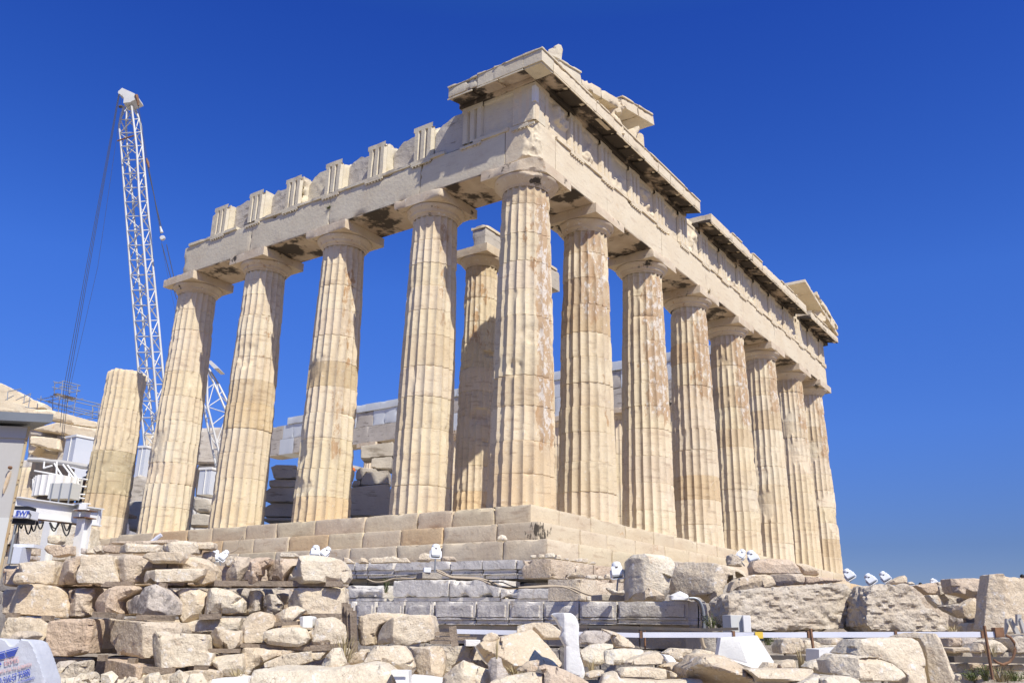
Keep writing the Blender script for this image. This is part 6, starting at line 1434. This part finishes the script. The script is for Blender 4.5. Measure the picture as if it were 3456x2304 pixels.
b = MB(); b.tube([at(*q, 12.2) for q in uvs('D', '1180,1010 1185,1220')], .012, 5); tag(b.build('post', 'rust'), 'thin dark post behind the rail left of the hose bundle', 'post')
bar([(pu('C', 835), pv(985)), (pu('C', 1690), pv(1000)), (pu('D', 500), pv(985)), (pu('D', 1882), pv(1020))], 13.0, 9, .08, 'darksteel', 'steel_angle', None, 'dark perforated steel angle running behind the pale rail', 'steel angle')
bar([(pu('D', 1882), pv(1018)), (pu('E', 290), pv(1008))], 13.0, 9, .08, 'darksteel', 'steel_angle', None, 'end length of dark perforated angle by the pale cabinet', 'steel angle')
bar([(pu('E', 640), pv(1320)), (pu('E', 1160), pv(1330))], 12.4, 13, .2, 'darksteel', 'steel_beam', None, 'dark steel beam low behind the first rusty post', 'steel beam')
bar([(pu('F', 1150), pv(1350)), (pu('F', 1990), pv(1362))], 12.4, 18, .2, 'darksteel', 'steel_beam', None, 'dark steel beam low behind the second rusty post', 'steel beam')
bar([(pu('F', 1160), pv(1290)), (pu('F', 1990), pv(1280))], 13.0, 12, .4, 'poros', 'concrete_kerb', None, 'grey kerb just above the dark beam at right', 'kerb')
b = MB(); b.tube([at(*q, 11.9) for q in uvs('F', '1690,1060 1740,1085 1780,1140 1790,1210 1770,1290 1730,1345 1660,1372 1600,1350 1560,1320')], .017, 8); tag(b.build('bent_pipe', 'rust'), 'brown bent pipe curling down from the right end of the rail', 'pipe')
for i, (s_, lb) in enumerate([('1700,885 1740,895 1715,990 1695,1050', 'white bracket standing against the tall pecked block, nearest the rail end'), ('1738,905 1755,880 1850,1050 1800,1045', 'slanted white strut against the tall pecked block'), ('1812,838 1860,842 1835,955 1815,960', 'short white wedge bracket at the right edge'), ('1842,910 1856,880 1920,1040 1880,1040', 'slanted white strut cut by the right edge')]):
    b = MB(); b.prism([at(*q, 13.2-.1*i) for q in uvs('F', s_)], HF*.06); tag(b.build('bracket', 'cabin'), lb, 'bracket')
hs = [('C', '855,370 930,400 1000,440 1150,452 1300,460 1440,498 1600,560 1882,548 D200,538 D400,560 D560,625 D730,662', 17.2, .022, 'hose', 'tan hose running from the pole lamp across the grey blocks'),
      ('C', '860,385 960,430 1050,455 1300,470 1420,520 1560,548 1700,556 1882,556 D300,548 D480,620', 17.15, .018, 'hose', 'second tan hose lying beside the first across the grey blocks'),
      ('C', '1440,500 1550,500 1650,540 1720,556 1500,545 1400,480', 17.1, .012, 'rubber', 'thin black cable looping over the tan hoses'),
      ('C', '120,466 200,498 300,494 420,460 600,462 700,440', 17.9, .016, 'hose', 'tan cable sagging on the middle grey course at left'),
      ('C', '0,462 200,462 420,452 640,462 720,390 760,388', 17.9, .012, 'rubber', 'black cable leading to the junction box'),
      ('D', '1650,672 1700,678 1745,715 1775,790 1782,900 1790,1010', 16.0, .022, 'hose', 'tan hose of the vertical bundle right of the grey corner'),
      ('D', '1650,668 1720,672 1770,715 1800,800 1808,900 1812,1010', 15.95, .022, 'scaf', 'grey hose of the vertical bundle right of the grey corner'),
      ('D', '1740,700 1750,820 1745,1010', 16.05, .012, 'rubber', 'black cable of the vertical bundle right of the grey corner'),
      ('D', '1780,1090 1800,1170 1820,1200', 13.5, .03, 'hose', 'short hose end hanging below the rail'),
      ('B', '560,186 610,165 640,130 655,60 690,10', 20.5, .018, 'hose', 'grey cable climbing the steps above the leaning floodlight'),
      ('A', '1585,88 1630,60 1665,30 1710,0', 21.5, .05, 'railgrey', 'flat grey conduit crossing the top step at left')]
for (pa, s_, D, r_, m_, lb) in hs:
    q = uvs(pa, s_)
    P_ = [at(*x, D) for x in q]; S2 = []
    for i in range(len(P_)-1):                       # smooth the run
        p0, p1, p2, p3 = P_[max(i-1, 0)], P_[i], P_[i+1], P_[min(i+2, len(P_)-1)]
        for k in range(5):
            t_ = k/5; S2.append(.5*((2*p1)+(p2-p0)*t_+(2*p0-5*p1+4*p2-p3)*t_*t_+(3*p1-p0-3*p2+p3)*t_**3))
    S2.append(P_[-1]); b = MB(); b.tube(S2, r_, 6); tag(b.build('hose' if 'hose' in lb else 'cable', m_), lb, 'hose' if 'hose' in lb else 'cable')

# ================================================================== PLANTS
def weed(u, v, D, hgt, wid, n, m, label, seed, leafy=False):
    rnd = random.Random(seed); c = at(u, v, D); b = MB()
    for k in range(n):
        a = rnd.uniform(0, 6.28); r0 = rnd.uniform(0, wid*.35); p = c+Vector((math.cos(a)*r0, math.sin(a)*r0, -.02)); h = hgt*rnd.uniform(.4, 1); le = rnd.uniform(.1, .7)*wid
        tip = p+Vector((math.cos(a)*le, math.sin(a)*le, h)); mid = p.lerp(tip, .5)+Vector((0, 0, h*.15)); w_ = Vector((-math.sin(a), math.cos(a), 0))*(.004 if not leafy else .003)
        b.add([p-w_, p+w_, mid+w_, mid-w_, tip], [(0, 1, 2, 3), (3, 2, 4)])
        if leafy:
            for j in range(5):
                q = p.lerp(tip, rnd.uniform(.25, 1)); d = Vector((rnd.gauss(0, 1), rnd.gauss(0, 1), rnd.gauss(.3, .6))).normalized()*rnd.uniform(.015, .035); e = d.cross(Vector((0, 0, 1))).normalized()*.010
                b.add([q, q+d*.5+e, q+d, q+d*.5-e], [(0, 1, 2, 3)])
    tag(b.build('weed' if leafy else 'dry_grass', m), label, 'weed' if leafy else 'grass tuft')
for (pa, x, y, D, h, w, n, m_, lb, lf) in [('F', 1330, 1530, 12.2, .16, .18, 50, 'weed', 'green weed clump left of the second rusty post foot', True), ('F', 1480, 1530, 12.1, .22, .14, 40, 'weed', 'tall grey-green weed at the second rusty post', True),
      ('F', 1640, 1540, 12.0, .22, .3, 80, 'straw', 'dry straw tuft right of the second rusty post', False), ('F', 1780, 1530, 12.0, .16, .3, 70, 'weed', 'low weed patch in the lower right corner', True), ('F', 1560, 1300, 12.6, .25, .12, 30, 'straw', 'thin dry stalks above the dark beam', False),
      ('F', 1140, 1010, 13.4, .12, .25, 50, 'straw', 'straw tuft at the right foot of the slanted dressed block', False), ('B', 1770, 1330, 11.8, .38, .35, 70, 'straw', 'tall dry grass behind the pyramid shaped rock', False), ('C', 250, 1270, 11.0, .15, .15, 20, 'straw', 'few dry stems beside the layered grey boulder', False),
      ('E', 600, 1150, 13.2, .18, .15, 60, 'weed', 'green weed behind the ribbed slab', True), ('F', 110, 1180, 13.2, .14, .35, 70, 'straw', 'grassy tuft under the rail between the huge blocks', False), ('C', 1700, 1470, 10.3, .12, .22, 60, 'straw', 'dry grass under the great slanted slab', False),
      ('E', 15, 980, 14.3, .22, .2, 60, 'weed', 'weed growing at the edge of the upright pale slab', True), ('C', 1492, 1290, 9.6, .22, .06, 10, 'straw', 'thin dry stalks above the stone splinter', False), ('C', 318, 600, 18.4, .35, .12, 40, 'weed', 'weed in the joint of the middle grey course', True), ('D', 620, 1440, 10.3, .18, .1, 20, 'straw', 'dry stems right of the carved slab foot', False),
      ('E', 970, 1390, 10.6, .26, .12, 26, 'straw', 'dry grass left of the smooth humped stone', False), ('B', 620, 1490, 11.4, .14, .2, 50, 'straw', 'dry grass at the foot of the squared stone', False)]:
    weed(pu(pa, x), pv(y), D, h, w, n, m_, lb, int(x+y), lf)
def pw(u, v, x=None, y=None):
    return onplane(u, v, 0, x) if x is not None else onplane(u, v, 1, y)
for (c_, lb, sd_) in [(pw(1110, 700, x=.12), 'small green plant growing in the flank architrave joint', 1), (pw(2393, 985, y=.0), 'dry tuft growing from the front architrave joint', 2)]:
    b = MB(); rnd = random.Random(sd_)
    for k in range(40):
        d = Vector((rnd.gauss(0, .8), rnd.gauss(0, .8), rnd.gauss(.1, .8))).normalized()*rnd.uniform(.08, .22); e = d.cross(Vector((.3, .3, 1))).normalized()*.012; b.add([c_-e, c_+e, c_+d], [(0, 1, 2)])
    tag(b.build('wall_plant', 'weed' if sd_ == 1 else 'straw'), lb, 'plant')

# ================================================================== PEOPLE
def person(loc, face, h, label, hairm, top, legs, bend=0, arm=0, cap=False):
    root = empty('person', loc); tag(root, label, 'person'); s_ = h/1.72
    fx, fy = math.cos(face), math.sin(face); rx, ry = math.sin(face), -math.cos(face)
    def P(f, r, z):
        f2 = f+bend*max(0, z-.95); z2 = z-.25*bend*max(0, z-.95)
        return Vector((fx*f2+rx*r, fy*f2+ry*r, z2))*s_
    J = {'pel': (P(0, 0, .95), .13), 'ches': (P(.0, 0, 1.22), .14), 'neck': (P(0, 0, 1.44), .055), 'chin': (P(.02, 0, 1.52), .06), 'head': (P(.015, 0, 1.60), .092), 'crown': (P(.0, 0, 1.66), .075)}
    E_ = [('pel', 'ches'), ('ches', 'neck'), ('neck', 'chin'), ('chin', 'head'), ('head', 'crown')]
    for sgn, n in ((-1, 'l'), (1, 'r')):
        J['hip'+n] = (P(0, .09*sgn, .88), .10); J['kn'+n] = (P(.03, .10*sgn, .48), .06); J['an'+n] = (P(0, .10*sgn, .09), .04); J['to'+n] = (P(.15, .11*sgn, .03), .03)
        J['sh'+n] = (P(0, .17*sgn, 1.38), .06); a_ = arm if sgn > 0 else 0
        J['el'+n] = (P(.02+.2*a_, .24*sgn, 1.10+.18*a_), .042); J['wr'+n] = (P(.10+.3*a_, .24*sgn, .86+.5*a_), .03); J['ha'+n] = (P(.14+.32*a_, .23*sgn, .77+.6*a_), .035)
        E_ += [('pel', 'hip'+n), ('hip'+n, 'kn'+n), ('kn'+n, 'an'+n), ('an'+n, 'to'+n), ('ches', 'sh'+n), ('sh'+n, 'el'+n), ('el'+n, 'wr'+n), ('wr'+n, 'ha'+n)]
    ks = list(J); me = bpy.data.meshes.new('body'); me.from_pydata([tuple(J[k][0]) for k in ks], [(ks.index(a), ks.index(c)) for a, c in E_], []); o = mesh_obj('body', me, root)
    md = o.modifiers.new('s', 'SKIN'); sv = me.skin_vertices[0].data
    for i, k in enumerate(ks): sv[i].radius = (J[k][1]*s_, J[k][1]*s_)
    sv[0].use_root = True
    o.modifiers.new('ss', 'SUBSURF').levels = 2; o.modifiers['ss'].render_levels = 2; me.materials.append(M['skin'])
    def cloth(nm, m, names, edges, inf):
        mm = bpy.data.meshes.new(nm); mm.from_pydata([tuple(J[k][0]) for k in names], [(names.index(a), names.index(c)) for a, c in edges], []); oo = mesh_obj(nm, mm, root); oo.modifiers.new('s', 'SKIN')
        for i, k in enumerate(names): mm.skin_vertices[0].data[i].radius = ((J[k][1]+inf)*s_,)*2
        mm.skin_vertices[0].data[0].use_root = True; oo.modifiers.new('ss', 'SUBSURF').render_levels = 2; mm.materials.append(M[m])
    cloth('jacket', top, ['pel', 'ches', 'shl', 'shr', 'ell', 'elr', 'wrl', 'wrr'], [('pel', 'ches'), ('ches', 'shl'), ('ches', 'shr'), ('shl', 'ell'), ('shr', 'elr'), ('ell', 'wrl'), ('elr', 'wrr')], .018)
    cloth('trousers', legs, ['pel', 'hipl', 'hipr', 'knl', 'knr', 'anl', 'anr'], [('pel', 'hipl'), ('pel', 'hipr'), ('hipl', 'knl'), ('hipr', 'knr'), ('knl', 'anl'), ('knr', 'anr')], .016)
    hc = J['head'][0]; b = MB(); V = []; Fc = []
    for i in range(7):
        ph = math.pi*.55*i/6
        for k in range(14):
            th = 2*math.pi*k/14; V.append(Vector(loc)+hc+Vector((-fx*.012+.112*math.sin(ph)*math.cos(th), -fy*.012+.105*math.sin(ph)*math.sin(th), .03+.125*math.cos(ph)))*1)
    for i in range(6):
        for k in range(14): Fc.append((i*14+k, (i+1)*14+k, (i+1)*14+(k+1) % 14, i*14+(k+1) % 14))
    b.add([tuple(v) for v in V], Fc, True); b.build('cap' if cap else 'hair', hairm, root)
    b = MB(); q = Vector(loc)+hc
    for sgn in (-1, 1): b.lathe([(.012, 0), (.008, .008)], (0, 0, 0), 8, Matrix.Translation(q+Vector((fx*.088+rx*.033*sgn, fy*.088+ry*.033*sgn, .01))) @ Vector((fx, fy, 0)).to_track_quat('Z', 'Y').to_matrix().to_4x4())
    b.build('eyes', 'rubber', root)
    b = MB(); n0 = q+Vector((fx*.088, fy*.088, -.015)); b.tube([n0+Vector((0, 0, .03)), n0+Vector((fx*.022, fy*.022, -.008))], [.008, .014], 6); b.build('nose', 'skin', root)
def gz(u, v, D, h): p = at(u, v, D); return Vector((p.x, p.y, p.z-h))
person(gz(3211, 1951, 44, 1.76), R(200), 1.72, 'person with dark hair, head just above the blocks left of the striated slab', 'hair', 'clothgrey', 'clothblue')
person(gz(3106, 1964, 48, 1.76), R(60), 1.72, 'person with dark hair, only the crown showing beside the small far floodlight', 'hair', 'clothblue', 'clothgrey')
person(gz(3449, 1936, 43, 1.76), R(150), 1.72, 'person with dark hair at the right edge behind the tall block', 'hair', 'clothgrey', 'clothgrey')
person(gz(284, 1580, 37, 1.76), R(300), 1.72, 'worker in grey with a blue cap bending over the platform railing', 'clothblue', 'clothgrey', 'clothgrey', bend=.35, arm=.8, cap=True)
finish_stones()
